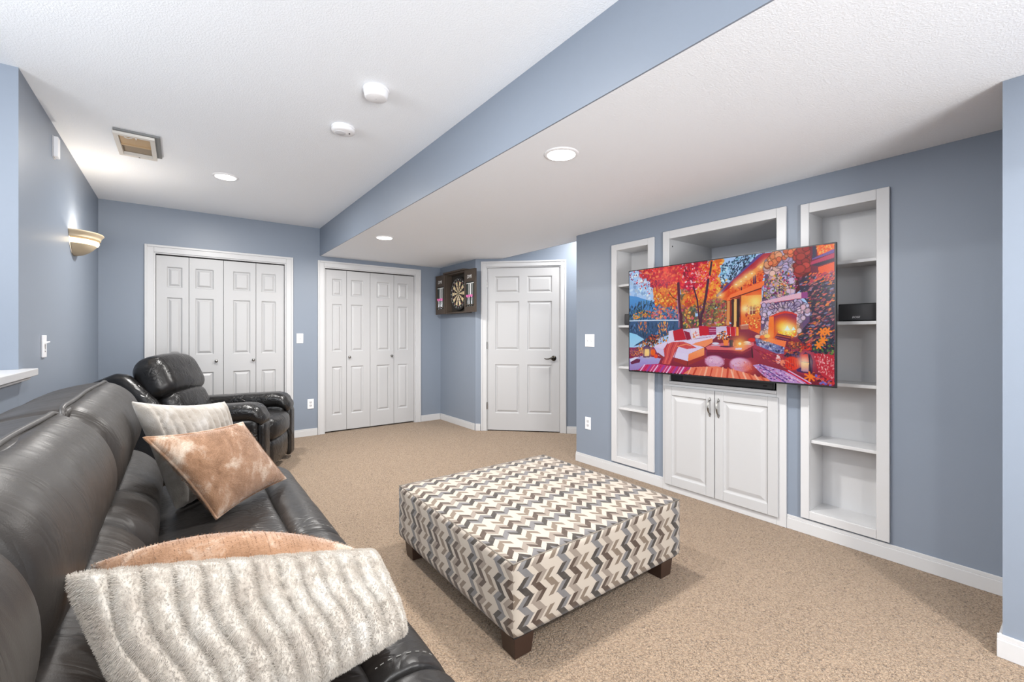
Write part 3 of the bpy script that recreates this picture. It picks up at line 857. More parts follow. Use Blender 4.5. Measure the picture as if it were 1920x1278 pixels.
["l",[975,616,981,638],7,[250,140,44]],
["l",[975,616,969,638],7,[250,140,44]],
["l",[975,616,963,616],7,[250,140,44]],
["l",[975,616,969,594],7,[250,140,44]],
["l",[975,616,981,594],7,[250,140,44]],
["l",[945,714,958,714],7,[250,140,44]],
["l",[945,714,951,736],7,[250,140,44]],
["l",[945,714,939,736],7,[250,140,44]],
["l",[945,714,933,714],7,[250,140,44]],
["l",[945,714,939,692],7,[250,140,44]],
["l",[945,714,951,692],7,[250,140,44]],
["p",[926,773,962,777,998,781,998,971,957,933,939,880],[[190,44,64]]],
["d",[929,778,935,779,951,914,945,906],[[240,150,160],[220,90,100],[255,190,190]],14,3,6,80,2],
["d",[938,778,943,780,957,920,951,912],[[240,150,160],[220,90,100],[255,190,190]],14,3,6,80,2],
["d",[946,779,951,781,963,926,958,918],[[240,150,160],[220,90,100],[255,190,190]],14,3,6,80,2],
["d",[954,780,960,782,969,932,964,924],[[240,150,160],[220,90,100],[255,190,190]],14,3,6,80,2],
["d",[962,780,968,782,975,937,970,929],[[240,150,160],[220,90,100],[255,190,190]],14,3,6,80,2],
["d",[971,781,976,783,981,943,975,935],[[240,150,160],[220,90,100],[255,190,190]],14,3,6,80,2],
["d",[979,782,984,784,987,949,981,941],[[240,150,160],[220,90,100],[255,190,190]],14,3,6,80,2],
["d",[987,782,992,784,993,954,987,946],[[240,150,160],[220,90,100],[255,190,190]],14,3,6,80,2],
["d",[995,783,1000,785,998,960,993,952],[[240,150,160],[220,90,100],[255,190,190]],14,3,6,80,2],
["l",[915,944,937,944],7,[246,130,40]],
["l",[915,944,928,970],7,[246,130,40]],
["l",[915,944,911,977],7,[246,130,40]],
["l",[915,944,896,958],7,[246,130,40]],
["l",[915,944,896,929],7,[246,130,40]],
["l",[915,944,911,911],7,[246,130,40]],
["l",[915,944,928,918],7,[246,130,40]],
["d",[924,918,998,969,997,997,944,987],[[170,30,50],[210,60,60],[120,110,190],[240,110,80],[90,20,40]],60,5,11,None,1.6],
["d",[697,750,815,800,872,897,824,894,723,827],[[190,70,70],[150,40,60],[220,110,90],[170,60,90]],60,4,9,-20,3]]
def paint_screen(PW, PH):
    g = np.random.default_rng(3)
    img = np.zeros((PH, PW, 3)); yy, xx = np.mgrid[0:PH, 0:PW]; xx = xx+.5; yy = yy+.5
    fx, fy = PW/1000, PH/1000
    asp = 1.745
    def pts(l): return np.array(l, float).reshape(-1, 2)*(fx, fy)
    def box(x0, x1, y0, y1): return (slice(max(0, int(y0)-1), min(PH, int(y1)+2)), slice(max(0, int(x0)-1), min(PW, int(x1)+2)))
    def inside(P, X_, Y_):
        m = np.zeros(X_.shape, bool)
        for i in range(len(P)):
            (xa, ya), (xb, yb) = P[i-1], P[i]
            if ya == yb: continue
            c = ((ya > Y_) != (yb > Y_)) & (X_ < (xb-xa)*(Y_-ya)/(yb-ya)+xa); m ^= c
        return m
    def ellipse(cx, cy, rx, ry, ca, sa, col, soft=False, al=1.0):
        R_ = max(rx, ry)+1; s = box(cx-R_, cx+R_, cy-R_, cy+R_); X_, Y_ = xx[s]-cx, yy[s]-cy
        d = ((X_*ca+Y_*sa)/rx)**2+((-X_*sa+Y_*ca)/ry)**2
        a = (np.clip((1.25-d)/.5, 0, 1) if not soft else np.exp(-2.2*d))*al
        img[s] = img[s]*(1-a[..., None])+np.array(col)*a[..., None]
    def scatter(P, n):
        lo, hi = P.min(0), P.max(0); out = []
        while len(out) < n:
            q = g.uniform(lo, hi, (max(16, n), 2)); out += list(q[inside(P, q[:, 0], q[:, 1])])
            if (hi-lo).min() < .5: break
        return out[:n]
    for S in PAINT:
        k = S[0]
        if k == 'p':
            P = pts(S[1]); lo, hi = P.min(0), P.max(0); s = box(lo[0], hi[0], lo[1], hi[1]); m = inside(P, xx[s], yy[s])
            c = [np.array(q, float) for q in S[2]]
            t = np.clip((yy[s]-lo[1])/max(1e-6, hi[1]-lo[1]), 0, 1)[..., None]
            col = c[0]+(c[-1]-c[0])*t
            img[s] = np.where(m[..., None], col, img[s])
        elif k == 'd':
            _, l, cols, n, r0, r1, ang, el = S
            for q in scatter(pts(l), n):
                r = g.uniform(r0, r1)*fx*.5; a = (math.radians(-ang)+g.normal()*.25) if ang is not None else g.uniform(0, PI)
                c = np.array(cols[g.integers(len(cols))], float)*g.uniform(.85, 1.12)
                ellipse(q[0], q[1], r*el**.5, r/el**.5, math.cos(a), math.sin(a), np.clip(c, 0, 255), al=.92)
        elif k == 's':
            _, l, cols, n, rx, ry = S
            for q in scatter(pts(l), n):
                a = g.normal()*.3; r = g.uniform(.7, 1.25)
                c = np.array(cols[g.integers(len(cols))], float)
                ellipse(q[0], q[1], rx*r*fx+1.0, ry*r*fx*1.6+1.0, math.cos(a), math.sin(a), c*.42)
                ellipse(q[0], q[1], rx*r*fx, ry*r*fx*1.6, math.cos(a), math.sin(a), np.clip(c*g.uniform(.88, 1.08), 0, 255))
        elif k == 'l':
            P = pts(S[1]); w = max(.55, S[2]*fx/2)
            for (xa, ya), (xb, yb) in zip(P, P[1:]):
                s = box(min(xa, xb)-w, max(xa, xb)+w, min(ya, yb)-w, max(ya, yb)+w)
                dx, dy = xb-xa, yb-ya; L2 = max(1e-9, dx*dx+dy*dy)
                t = np.clip(((xx[s]-xa)*dx+(yy[s]-ya)*dy)/L2, 0, 1)
                d = np.hypot(xx[s]-xa-t*dx, yy[s]-ya-t*dy); a = np.clip(w+.5-d, 0, 1)[..., None]
                img[s] = img[s]*(1-a)+np.array(S[3], float)*a
        elif k == 'e': ellipse(S[1][0]*fx, S[1][1]*fy, S[2]*fx, S[3]*fy, 1, 0, np.array(S[4], float))
        elif k == 'g': ellipse(S[1][0]*fx, S[1][1]*fy, S[2]*fx*1.6, S[2]*fx*1.6, 1, 0, np.array(S[3], float), True, S[4])
    return np.clip(img+g.normal(0, 5, img.shape), 0, 255)
PW, PH = 560, 320
pic = paint_screen(PW, PH)
su0, su1, sv0, sv1 = bw, TW-bw, bw+.004, TH-bw
me = bpy.data.meshes.new('screen')
gu, gv = np.meshgrid(np.linspace(su0, su1, PW+1), np.linspace(sv1, sv0, PH+1))
so = FT.p((su0+su1)/2, (sv0+sv1)/2, -.0015)
V = np.stack([np.zeros(gu.size), -(gu.ravel()-(su0+su1)/2), gv.ravel()-(sv0+sv1)/2], 1)
ii = (np.arange(PH)[:, None]*(PW+1)+np.arange(PW)[None, :]).ravel()
Fq = np.stack([ii, ii+PW+1, ii+PW+2, ii+1], 1)
me.from_pydata(V.tolist(), [], Fq.tolist())
at = me.color_attributes.new('picture', 'FLOAT_COLOR', 'CORNER')
lc = pic.reshape(-1, 3)/255; lc = np.clip((lc-.5)*1.06+.475, 0, 1); gy = lc.mean(1, keepdims=True); lc = np.clip(gy+(lc-gy)*1.04, 0, 1); lc = np.where(lc <= .04045, lc/12.92, ((lc+.055)/1.055)**2.4)
at.data.foreach_set('color', np.concatenate([np.repeat(lc, 4, axis=0), np.ones((lc.shape[0]*4, 1))], 1).ravel().astype(np.float32))
m, nt, b = newmat('lit_screen')
an = nt.nodes.new('ShaderNodeVertexColor'); an.layer_name = 'picture'
b.inputs['Base Color'].default_value = (.01, .01, .01, 1); b.inputs['Roughness'].default_value = .18
nt.links.new(an.outputs[0], b.inputs['Emission Color']); b.inputs['Emission Strength'].default_value = 0.55; b.inputs['Specular IOR Level'].default_value = .25
me.materials.append(m)
so_ = bpy.data.objects.new('screen', me); COL.objects.link(so_); so_.parent = tv; so_.location = so-WORG[tv.name]; WORG['screen'] = so
so_['label'] = 'lit screen with an autumn patio scene'


# ------------------------------------------------------------------ ceiling fixtures
M_LENS = plain('led_lens', (1, 1, 1, 1), .4, emit=(1, .98, .95, 1), estr=6)
def downlight(label, x, y, z, r=.072):
    root = thing('recessed_light', label, 'ceiling light', (x, y, z), group='round recessed ceiling lights')
    obj('trim_ring', MB().lathe([(r-.002, .0), (r, -.004), (r+.006, -.007), (r+.018, -.005), (r+.022, -.0005), (r+.022, 0)], (x, y, z), 40), M_PLASTIC, root, smooth=True, fix=True)
    obj('lens', MB().lathe([(.001, -.0075), (r*.7, -.0075), (r-.001, -.0072), (r+.003, -.0071)], (x, y, z), 40), M_LENS, root, smooth=True)
downlight('round recessed light in the low soffit above the ottoman', *LOW_LAMPS[0], Z_LO)
downlight('small round recessed light at the far end of the soffit near dartboard', *LOW_LAMPS[1], Z_LO)
downlight('round recessed light in the upper ceiling above the recliner, beside vent', *HIGH_LAMPS[0], Z_HI)

def detector(label, x, y, prof, r, slot):
    root = thing('smoke_detector', label, 'smoke detector', (x, y, Z_HI), group='white ceiling detectors')
    obj('base_ring', MB().lathe([(.001, -.0005), (r+.003, -.0005), (r+.003, -.009), (r-.003, -.012), (.001, -.012)], (x, y, Z_HI), 40), M_PLASTIC, root, smooth=True, bevel=0)
    obj('cover', MB().lathe(prof, (x, y, Z_HI), 40), M_PLASTIC, root, smooth=True)
    if slot:
        obj('test_button', MB().lathe([(.001, -.0371), (.03, -.0371), (.033, -.0355), (.033, -.034)], (x-.015, y+.01, Z_HI), 28), M_PLASTIC2, root, smooth=True)
        obj('indicator', MB().lathe([(.001, -.038), (.005, -.037), (.005, -.034)], (x+.035, y-.012, Z_HI), 12), M_DARKGAP, root)
    else:
        obj('test_button', MB().lathe([(.001, -.0525), (.004, -.052), (.004, -.05)], (x, y, Z_HI), 12), M_PLASTIC2, root)
detector('taller white smoke detector on the ceiling, the one nearer the beam', .838, 2.335,
         [(.001, -.012), (.064, -.012), (.066, -.016), (.058, -.046), (.05, -.05), (.001, -.051)], .066, False)
detector('flatter white smoke detector on ceiling with round button and dark indicator', .825, 2.89,
         [(.001, -.012), (.069, -.012), (.071, -.016), (.069, -.028), (.055, -.034), (.001, -.0345)], .07, True)

vent = thing('ceiling_vent', 'open rectangular ceiling vent box with tan inside and grey frame', 'vent', (-.245, 3.99, Z_HI))
M_VENTF = plain('vent_frame_paint', lin(214, 210, 204), .5, var=.05)
M_VENTT = plain('vent_tan_metal', lin(190, 160, 120), .5, bsc=60, var=.15)
M_VENTG = plain('vent_grey_edge', lin(120, 122, 122), .5, var=.1)
vx0, vx1, vy0, vy1 = -.352, -.140, 3.775, 4.215; zt, zb = Z_HI-.0005, Z_HI-.028
obj('mounting_rim', MB().box(vx0+.004, vx1+.028, vy0-.02, vy0, zt-.012, zt).box(vx1, vx1+.028, vy0, vy1-.03, zt-.012, zt), M_VENTG, vent)
fr = MB().box(vx0, vx1, vy0, vy0+.034, zb, zt).box(vx0, vx1, vy1-.03, vy1, zb, zt).box(vx0, vx0+.026, vy0+.034, vy1-.03, zb, zt).box(vx1-.026, vx1, vy0+.034, vy1-.03, zb, zt)
obj('frame', fr, M_VENTF, vent, bevel=.002)
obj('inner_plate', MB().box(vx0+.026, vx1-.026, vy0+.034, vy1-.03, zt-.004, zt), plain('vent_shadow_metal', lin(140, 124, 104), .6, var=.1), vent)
v = [(vx0+.027, vy0+.15, zb+.004), (vx1-.027, vy0+.15, zb+.004), (vx1-.027, vy1-.2, zt-.005), (vx0+.027, vy1-.2, zt-.005)]
dm = MB().box(vx0+.027, vx1-.027, vy0+.036, vy0+.205, zb+.011, zb+.014)
obj('damper_flap', dm, M_VENTT, vent)
obj('rib', MB().box(vx0+.027, vx1-.027, vy0+.205, vy0+.228, zb+.006, zt-.004), M_VENTT, vent)
lv = MB().tube([(vx0+.055, vy0+.036, zb-.002), (vx0+.075, vy0+.05, zb-.004), (vx0+.095, vy0+.036, zb-.002)], .003, 6)
lv.box(vx0+.112, vx0+.118, vy0+.028, vy0+.046, zb-.006, zb); obj('lever', lv, M_VENTF, vent)
obj('screw', MB().lathe([(.001, -.003), (.005, -.002), (.005, 0)], (vx0+.11, vy1-.014, zb), 10), M_BRONZE, vent)

# ------------------------------------------------------------------ wall plates
FBK = Frame((0, YB, 0), (1, 0, 0), (0, 0, 1), (0, -1, 0))
FLW = Frame((XL, 0, 0), (0, 1, 0), (0, 0, 1), (1, 0, 0))     # u = y
FRW = Frame((XR, 0, 0), (0, -1, 0), (0, 0, 1), (-1, 0, 0))   # u = -y
def plate(root, F, u, v, w_, h, d=.006):
    return obj('cover_plate', MB().fbox(F, u-w_/2, u+w_/2, v-h/2, v+h/2, .0005, d), M_PLASTIC, root, bevel=.0025, seg=3)
def toggle(root, F, u, v):
    obj('slot', MB().fbox(F, u-.006, u+.006, v-.013, v+.013, .0061, .0068), M_PLASTIC2, root)
    obj('toggle', MB().add([F.p(u-.004, v-.004, .0065), F.p(u+.004, v-.004, .0065), F.p(u+.004, v+.006, .0065), F.p(u-.004, v+.006, .0065),
        F.p(u-.0035, v+.006, .018), F.p(u+.0035, v+.006, .018), F.p(u+.0035, v+.012, .017), F.p(u-.0035, v+.012, .017)],
        [(3, 2, 1, 0), (4, 5, 6, 7), (0, 1, 5, 4), (1, 2, 6, 5), (2, 3, 7, 6), (3, 0, 4, 7)]), M_PLASTIC, root)
def screws(root, F, u, v, dv):
    for s in (-1, 1): obj('screw', MB().lathe([(.0005, .0075), (.0025, .0072), (.003, .006)], (u, v+s*dv, 0), 10, F), M_PLASTIC2, root)
def outlet(label, F, u, v):
    r = thing('wall_outlet', label, 'outlet', F.p(u, v, 0)); plate(r, F, u, v, .072, .118)
    for s in (-1, 1):
        o = obj('socket', MB().fbox(F, u-.016, u+.016, v+s*.02-.013, v+s*.02+.013, .0061, .0078), M_PLASTIC2, r, bevel=.004, seg=3)
        sl = MB().fbox(F, u-.008, u-.0055, v+s*.02-.003, v+s*.02+.006, .0079, .0083).fbox(F, u+.0055, u+.008, v+s*.02-.003, v+s*.02+.006, .0079, .0083).fbox(F, u-.002, u+.002, v+s*.02-.009, v+s*.02-.005, .0079, .0083)
        obj('slots', sl, M_DARKGAP, o)
    screws(r, F, u, v, 0)
s = thing('light_switch', 'single white switch plate on back wall between the two bifold closets', 'switch', FBK.p(1.151, 1.194, 0))
plate(s, FBK, 1.151, 1.194, .074, .118); toggle(s, FBK, 1.151, 1.19); screws(s, FBK, 1.151, 1.194, .045)
outlet('white wall outlet low on the back wall beside black recliner arm', FBK, 1.272, .39)
outlet('white wall outlet low on the television wall near the corner', FRW, -2.952, .391)
s = thing('light_switch', 'white double switch plate on the television wall above the outlet', 'switch', FRW.p(-2.93, 1.184, 0))
plate(s, FRW, -2.93, 1.184, .118, .12)
for q in (-.023, .023): toggle(s, FRW, -2.93+q, 1.184); screws(s, FRW, -2.93+q, 1.184, .045)
s = thing('dimmer_switch', 'white slide dimmer with toggle on left wall above the sofa', 'switch', FLW.p(3.678, 1.172, 0))
plate(s, FLW, 3.678, 1.172, .078, .128, .01)
obj('slider_slot', MB().fbox(FLW, 3.674, 3.684, 1.138, 1.183, .0101, .0108), M_DARKGAP, s)
obj('slider', MB().fbox(FLW, 3.672, 3.686, 1.146, 1.156, .0109, .0145), M_PLASTIC, s)
obj('toggle', MB().add([FLW.p(3.672, 1.186, .010), FLW.p(3.684, 1.186, .010), FLW.p(3.684, 1.2, .010), FLW.p(3.672, 1.2, .010),
    FLW.p(3.673, 1.195, .03), FLW.p(3.683, 1.195, .03), FLW.p(3.683, 1.202, .029), FLW.p(3.673, 1.202, .029)],
    [(3, 2, 1, 0), (4, 5, 6, 7), (0, 1, 5, 4), (1, 2, 6, 5), (2, 3, 7, 6), (3, 0, 4, 7)]), M_PLASTIC, s)
s = thing('door_chime', 'slim white rectangular sensor box high on the left wall', 'sensor', FLW.p(3.946, 2.415, 0))
obj('housing', MB().fbox(FLW, 3.915, 3.977, 2.352, 2.478, .004, .026), M_PLASTIC, s, bevel=.004, seg=3)
obj('back_plate', MB().fbox(FLW, 3.911, 3.981, 2.348, 2.482, .0005, .0038), M_PLASTIC2, s)

# ------------------------------------------------------------------ wall sconce: half bowl
SCX, SCY, SCZ = XL, 4.595, 1.995
sc = thing('wall_sconce', 'cream half-bowl wall sconce glowing on the left wall', 'wall lamp', (SCX, SCY, SCZ-.16))
M_SCONCE = plain('cream_ceramic', lin(196, 178, 150), .5, bsc=120, bst=.08, var=.08)
def half_lathe(prof, rx, ry, n=32):
    v = []; f = []; m = len(prof)
    for r, h in prof:
        for k in range(n+1):
            a = -PI/2+PI*k/n; v.append((SCX+.0015+rx*r*math.cos(a), SCY+ry*r*math.sin(a), SCZ+h))
    for i in range(m-1):
        for k in range(n): f.append((i*(n+1)+k, i*(n+1)+k+1, (i+1)*(n+1)+k+1, (i+1)*(n+1)+k))
    return MB().add(v, f)
RX, RY = .165, .205
bowl = half_lathe([(.80, -.052), (.80, -.068), (.74, -.09), (.62, -.115), (.47, -.138), (.30, -.155), (.14, -.163), (.01, -.165)], RX, RY)
o = obj('bowl', bowl, M_SCONCE, sc, smooth=True, fix=False)
m = o.modifiers.new('thickness', 'SOLIDIFY'); m.thickness = .006; m.offset = 0
rim = half_lathe([(.955, -.004), (1.0, 0), (1.015, -.006), (.99, -.012), (.93, -.026), (.885, -.036), (.90, -.039), (.90, -.046), (.86, -.050), (.80, -.052), (.76, -.046), (.84, -.032), (.90, -.016), (.955, -.004)], RX, RY)
obj('rim', rim, M_SCONCE, sc, smooth=True, fix=False)
obj('slot_glow', half_lathe([(.84, -.056), (.855, -.066), (.82, -.080), (.72, -.096)], RX, RY, 32), plain('slot_glow_emission', lin(255, 236, 200), .4, emit=(1, .78, .45, 1), estr=2.2), sc, smooth=True, fix=False, label='warm glow in the slot under the rim')  # glow put in as an emissive strip, for lamplight showing in the slot
obj('wall_plate', MB().box(SCX+.0006, SCX+.012, SCY-.06, SCY+.06, SCZ-.15, SCZ-.03), M_SCONCE, sc, bevel=.003)
bl = MB().lathe([(.002, -.03), (.012, -.03), (.012, -.005), (.022, .012), (.024, .024), (.016, .04), (.002, .046)], (SCX+.075, SCY, SCZ-.085), 20)
obj('bulb', bl, plain('warm_bulb', lin(255, 240, 215), .4, emit=(1, .85, .62, 1), estr=12), sc, smooth=True)
lp = bpy.data.lights.new('sconce_bulb', 'POINT'); lp.energy = 8; lp.color = (1, .93, .84); lp.shadow_soft_size = .02
lo = bpy.data.objects.new('sconce_bulb', lp); lo.location = (SCX+.05, SCY, SCZ-.045); COL.objects.link(lo)

# ------------------------------------------------------------------ dartboard cabinet
M_DKWOOD = plain('weathered_brown_wood', lin(78, 66, 56), .6, bsc=35, bst=.3, bd=.002, var=.45)
M_CHALK = plain('score_board', lin(58, 66, 64), .5, var=.15)
M_WOODIN = plain('cabinet_inner_dark', lin(52, 46, 40), .7, bsc=40, bst=.2, var=.3)
M_WLET = plain('white_print', lin(232, 232, 230), .5, var=.02)
M_CREAM = plain('sisal_cream', lin(222, 200, 160), .8, bsc=600, bst=.2)
M_BLKSIS = plain('sisal_black', lin(30, 27, 26), .8, bsc=600, bst=.2)
M_REDS = plain('sisal_red', lin(150, 45, 40), .8, bsc=600, bst=.2)
M_GRNS = plain('sisal_green', lin(45, 95, 60), .8, bsc=600, bst=.2)
M_WIRE = plain('board_wire', lin(190, 188, 182), .3, 1, var=.05)
M_PINK = plain('pink_flight', lin(232, 130, 190), .5, var=.1)
M_STEEL = plain('dart_steel', lin(200, 200, 205), .25, 1, var=.05)
FC = Frame((XD, 0, 0), (0, -1, 0), (0, 0, 1), (-1, 0, 0))    # u = -y
yL, yR, zb, zt, cd_ = 5.475, 4.945, 1.525, 2.072, .105
cab = thing('dartboard_cabinet', 'open brown wooden dart cabinet with double doors hung on the far wall', 'dart cabinet', FC.p(-(yL+yR)/2, zb, 0))
b = MB().fbox(FC, -yL, -yL+.018, zb, zt, .0006, cd_).fbox(FC, -yR-.018, -yR, zb, zt, .0006, cd_).fbox(FC, -yL+.018, -yR-.018, zb, zb+.018, .0006, cd_).fbox(FC, -yL+.018, -yR-.018, zt-.018, zt, .0006, cd_)
obj('carcass', b, M_DKWOOD, cab, bevel=.003)
obj('back_board', MB().fbox(FC, -yL+.018, -yR-.018, zb+.018, zt-.018, .0006, .014), M_WOODIN, cab)
obj('top_board', MB().fbox(FC, -yL-.015, -yR+.015, zt, zt+.022, .0006, cd_+.035), M_DKWOOD, cab, bevel=.004)
for i, (ya, yb) in enumerate(((yL+.265, yL+.002), (yR-.002, yR-.262))):
    u0, u1 = -ya, -yb; d0, d1 = cd_-.012, cd_+.014
    door = MB().fbox(FC, u0, u1, zb, zt, d0, d0+.006)
    obj_door = obj('door', MB().fbox(FC, u0, u0+.03, zb, zt, d0, d1).fbox(FC, u1-.03, u1, zb, zt, d0, d1).fbox(FC, u0+.03, u1-.03, zb, zb+.075, d0, d1).fbox(FC, u0+.03, u1-.03, zt-.16, zt, d0, d1).fbox(FC, u0+.03, u1-.03, zb+.075, zt-.16, d0, d0+.008), M_DKWOOD, cab, bevel=.002)
    cu, zc = (u0+u1)/2, zt-.16
    obj('score_board', MB().fbox(FC, u0+.031, u1-.031, zb+.076, zc-.001, d0+.0085, d0+.012), M_CHALK, obj_door)
    ln = MB().fbox(FC, u0+.035, u1-.035, zc-.022, zc-.014, d0+.0122, d0+.0135).fbox(FC, cu-.014, cu+.014, zc-.17, zc-.023, d0+.0122, d0+.0135)
    ln.fbox(FC, cu-.045, cu-.039, zb+.10, zc-.023, d0+.0122, d0+.0132).fbox(FC, cu+.039, cu+.045, zb+.10, zc-.023, d0+.0122, d0+.0132)
    obj('score_lines', ln, M_WLET, obj_door)
    tx = text_mesh('DMI', .062, FC, cu-.058, zc+.045, d1+.0008, shear=.1); obj('emblem', tx, M_WLET, obj_door, label='white block letter emblem')
    obj('dart_rack', MB().fbox(FC, u0+.034, u1-.034, zb+.088, zb+.1, d0+.0125, d0+.034), M_DKWOOD, obj_door)
bc_u, bc_z, R = -(yL+yR)/2, (zb+zt)/2-.006, .2255
db = thing('dartboard', 'round bristle dartboard with cream and black wedges inside the open cabinet', 'dartboard', FC.p(bc_u, bc_z, .015))
obj('rim', MB().lathe([(.002, .0145), (R, .0145), (R, .048), (R-.004, .052), (.172, .052), (.172, .0505), (.002, .0505)], (bc_u, bc_z, 0), 60, FC), M_BLKSIS, db)
def wedge(r0, r1, a0, a1, d, n=4):
    m = MB(); v = []; f = []
    for k in range(n+1):
        a = a0+(a1-a0)*k/n
        for r in (r0, r1): v.append(FC.p(bc_u+r*math.sin(a), bc_z+r*math.cos(a), d))
    for k in range(n): f.append((2*k, 2*k+2, 2*k+3, 2*k+1))
    return m.add(v, f)
seg = {'cream_segments': MB(), 'black_segments': MB(), 'red_segments': MB(), 'green_segments': MB()}
for k in range(20):
    a0, a1 = (k-.5)*PI/10, (k+.5)*PI/10
    main, ring = (('black_segments', 'red_segments'), ('cream_segments', 'green_segments'))[k % 2]
    for r0, r1, key in ((.016, .099, main), (.099, .107, ring), (.107, .162, main), (.162, .170, ring)):
        w = wedge(r0, r1, a0, a1, .0525); seg[key].add(w.v, w.f)
w = wedge(0.0065, .016, 0, 2*PI, .0525, 20); seg['green_segments'].add(w.v, w.f)
w = wedge(0.0, .0065, 0, 2*PI, .0525, 12); seg['red_segments'].add(w.v, w.f)
for k, mt in (('cream_segments', M_CREAM), ('black_segments', M_BLKSIS), ('red_segments', M_REDS), ('green_segments', M_GRNS)): obj(k, seg[k], mt, db, fix=False, kind='stuff')
wr = MB()
for r in (.016, .099, .107, .162, .170, .205):
    wr.tube([FC.p(bc_u+r*math.sin(a), bc_z+r*math.cos(a), .0535) for a in np.linspace(0, 2*PI, 41)[:-1]], .0011 if r < .2 else .0018, 5, True)
for k in range(20):
    a = (k+.5)*PI/10; wr.tube([FC.p(bc_u+r*math.sin(a), bc_z+r*math.cos(a), .0535) for r in (.016, .170)], .0009, 5)
obj('wire_spider', wr, M_WIRE, db, kind='stuff')
nm = MB()
for k, t_ in enumerate('20 1 18 4 13 6 10 15 2 17 3 19 7 16 8 11 14 9 12 5'.split()):
    a = k*PI/10; w = text_mesh(t_, .026, FC, bc_u+.188*math.sin(a)-.0075*len(t_), bc_z+.188*math.cos(a)-.009, .0528); nm.add(w.v, w.f)
obj('number_ring', nm, M_WLET, db, kind='stuff')
def dart(label, u, z, d, tilt):
    r = thing('dart', label, 'dart', FC.p(u, z, d), group='pink darts in the cabinet racks')
    ax = lambda h: FC.p(u+tilt*h, z+h, d)
    obj('barrel', MB().tube([ax(-.03), ax(-.002), ax(0), ax(.05), ax(.052), ax(.10)], [.0006, .0012, .0032, .0032, .002, .002], 8), M_STEEL, r)
    fl = MB()
    for (du, dd) in ((1, 0), (0, 1)):
        t_ = .0006
        for s_ in (-1, 1):
            q = []
            for h, wdt in ((.085, .002), (.098, .017), (.118, .019), (.125, .002)):
                for e in (-t_, t_): q.append(FC.p(u+tilt*h+du*s_*wdt+dd*e, z+h, d+dd*s_*wdt+du*e))
            fl.add(q, [(0, 2, 4, 6), (7, 5, 3, 1), (0, 1, 3, 2), (2, 3, 5, 4), (4, 5, 7, 6), (6, 7, 1, 0)])
    obj('flight', fl, M_PINK, r)
dd = cd_+.012
for side, cu in (('left', -(yL+.1335)), ('right', -(yR-.132))):
    for k in range(3):
        dart('pink-flighted dart standing in the %s door rack, %s of three' % (side, ('leftmost', 'middle', 'rightmost')[k]), cu-.05+.046*k, zb+.10, dd, (-.05, .02, .08)[k])
# ------------------------------------------------------------------ soft shapes
def cubegrid(nx, ny, nz):
    """surface lattice of a box: unit coordinates in [-1,1] and quads"""
    idx = {}; V = []; F = []
    def vid(i, j, k):
        key = (i, j, k)
        if key not in idx: idx[key] = len(V); V.append((2*i/nx-1, 2*j/ny-1, 2*k/nz-1))
        return idx[key]
    for j in range(ny):
        for k in range(nz):
            F.append((vid(0, j, k), vid(0, j, k+1), vid(0, j+1, k+1), vid(0, j+1, k)))
            F.append((vid(nx, j, k), vid(nx, j+1, k), vid(nx, j+1, k+1), vid(nx, j, k+1)))
    for i in range(nx):
        for k in range(nz):
            F.append((vid(i, 0, k), vid(i+1, 0, k), vid(i+1, 0, k+1), vid(i, 0, k+1)))
            F.append((vid(i, ny, k), vid(i, ny, k+1), vid(i+1, ny, k+1), vid(i+1, ny, k)))
    for i in range(nx):
        for j in range(ny):
            F.append((vid(i, j, 0), vid(i, j+1, 0), vid(i+1, j+1, 0), vid(i+1, j, 0)))
            F.append((vid(i, j, nz), vid(i+1, j, nz), vid(i+1, j+1, nz), vid(i, j+1, nz)))
    return np.array(V), F

def softbox(c, half, r, n=(16, 16, 16), fn=None):
    U, F = cubegrid(*n); half = np.array(half, float); r = min(r, half.min())
    # spread lattice lines towards the rounded edges
    P = U*half; core = half-r
    q = np.clip(P, -core, core); d = P-q
    L = np.linalg.norm(d, axis=1); Lm = np.abs(d).max(axis=1)
    ok = L > 1e-9
    P[ok] = q[ok]+d[ok]/L[ok][:, None]*r*np.minimum(1, Lm[ok]/r)[:, None]
    if fn is not None: P = fn(P, U)
    return MB().add(P+np.array(c), F)

def vnoise(P, freq, seed):
    """cheap smooth noise from a few random plane waves"""
    g = np.random.default_rng(seed); s = np.zeros(len(P))
    for k in range(7):
        w = g.normal(size=3)*np.array(freq); s += np.sin(P@w+g.uniform(0, 6.28))
    return s/7

def spline(ctrl, n, closed=True):
    C = np.array(ctrl, float); m = len(C); out = []
    for i in range(m if closed else m-1):
        if closed: p0, p1, p2, p3 = C[(i-1) % m], C[i], C[(i+1) % m], C[(i+2) % m]
        else: p0, p1, p2, p3 = C[max(i-1, 0)], C[i], C[i+1], C[min(i+2, m-1)]
        for k in range(n):
            t = k/n; out.append(.5*((2*p1)+(-p0+p2)*t+(2*p0-5*p1+4*p2-p3)*t*t+(-p0+3*p1-3*p2+p3)*t**3))
    if not closed: out.append(C[-1])
    return np.array(out)

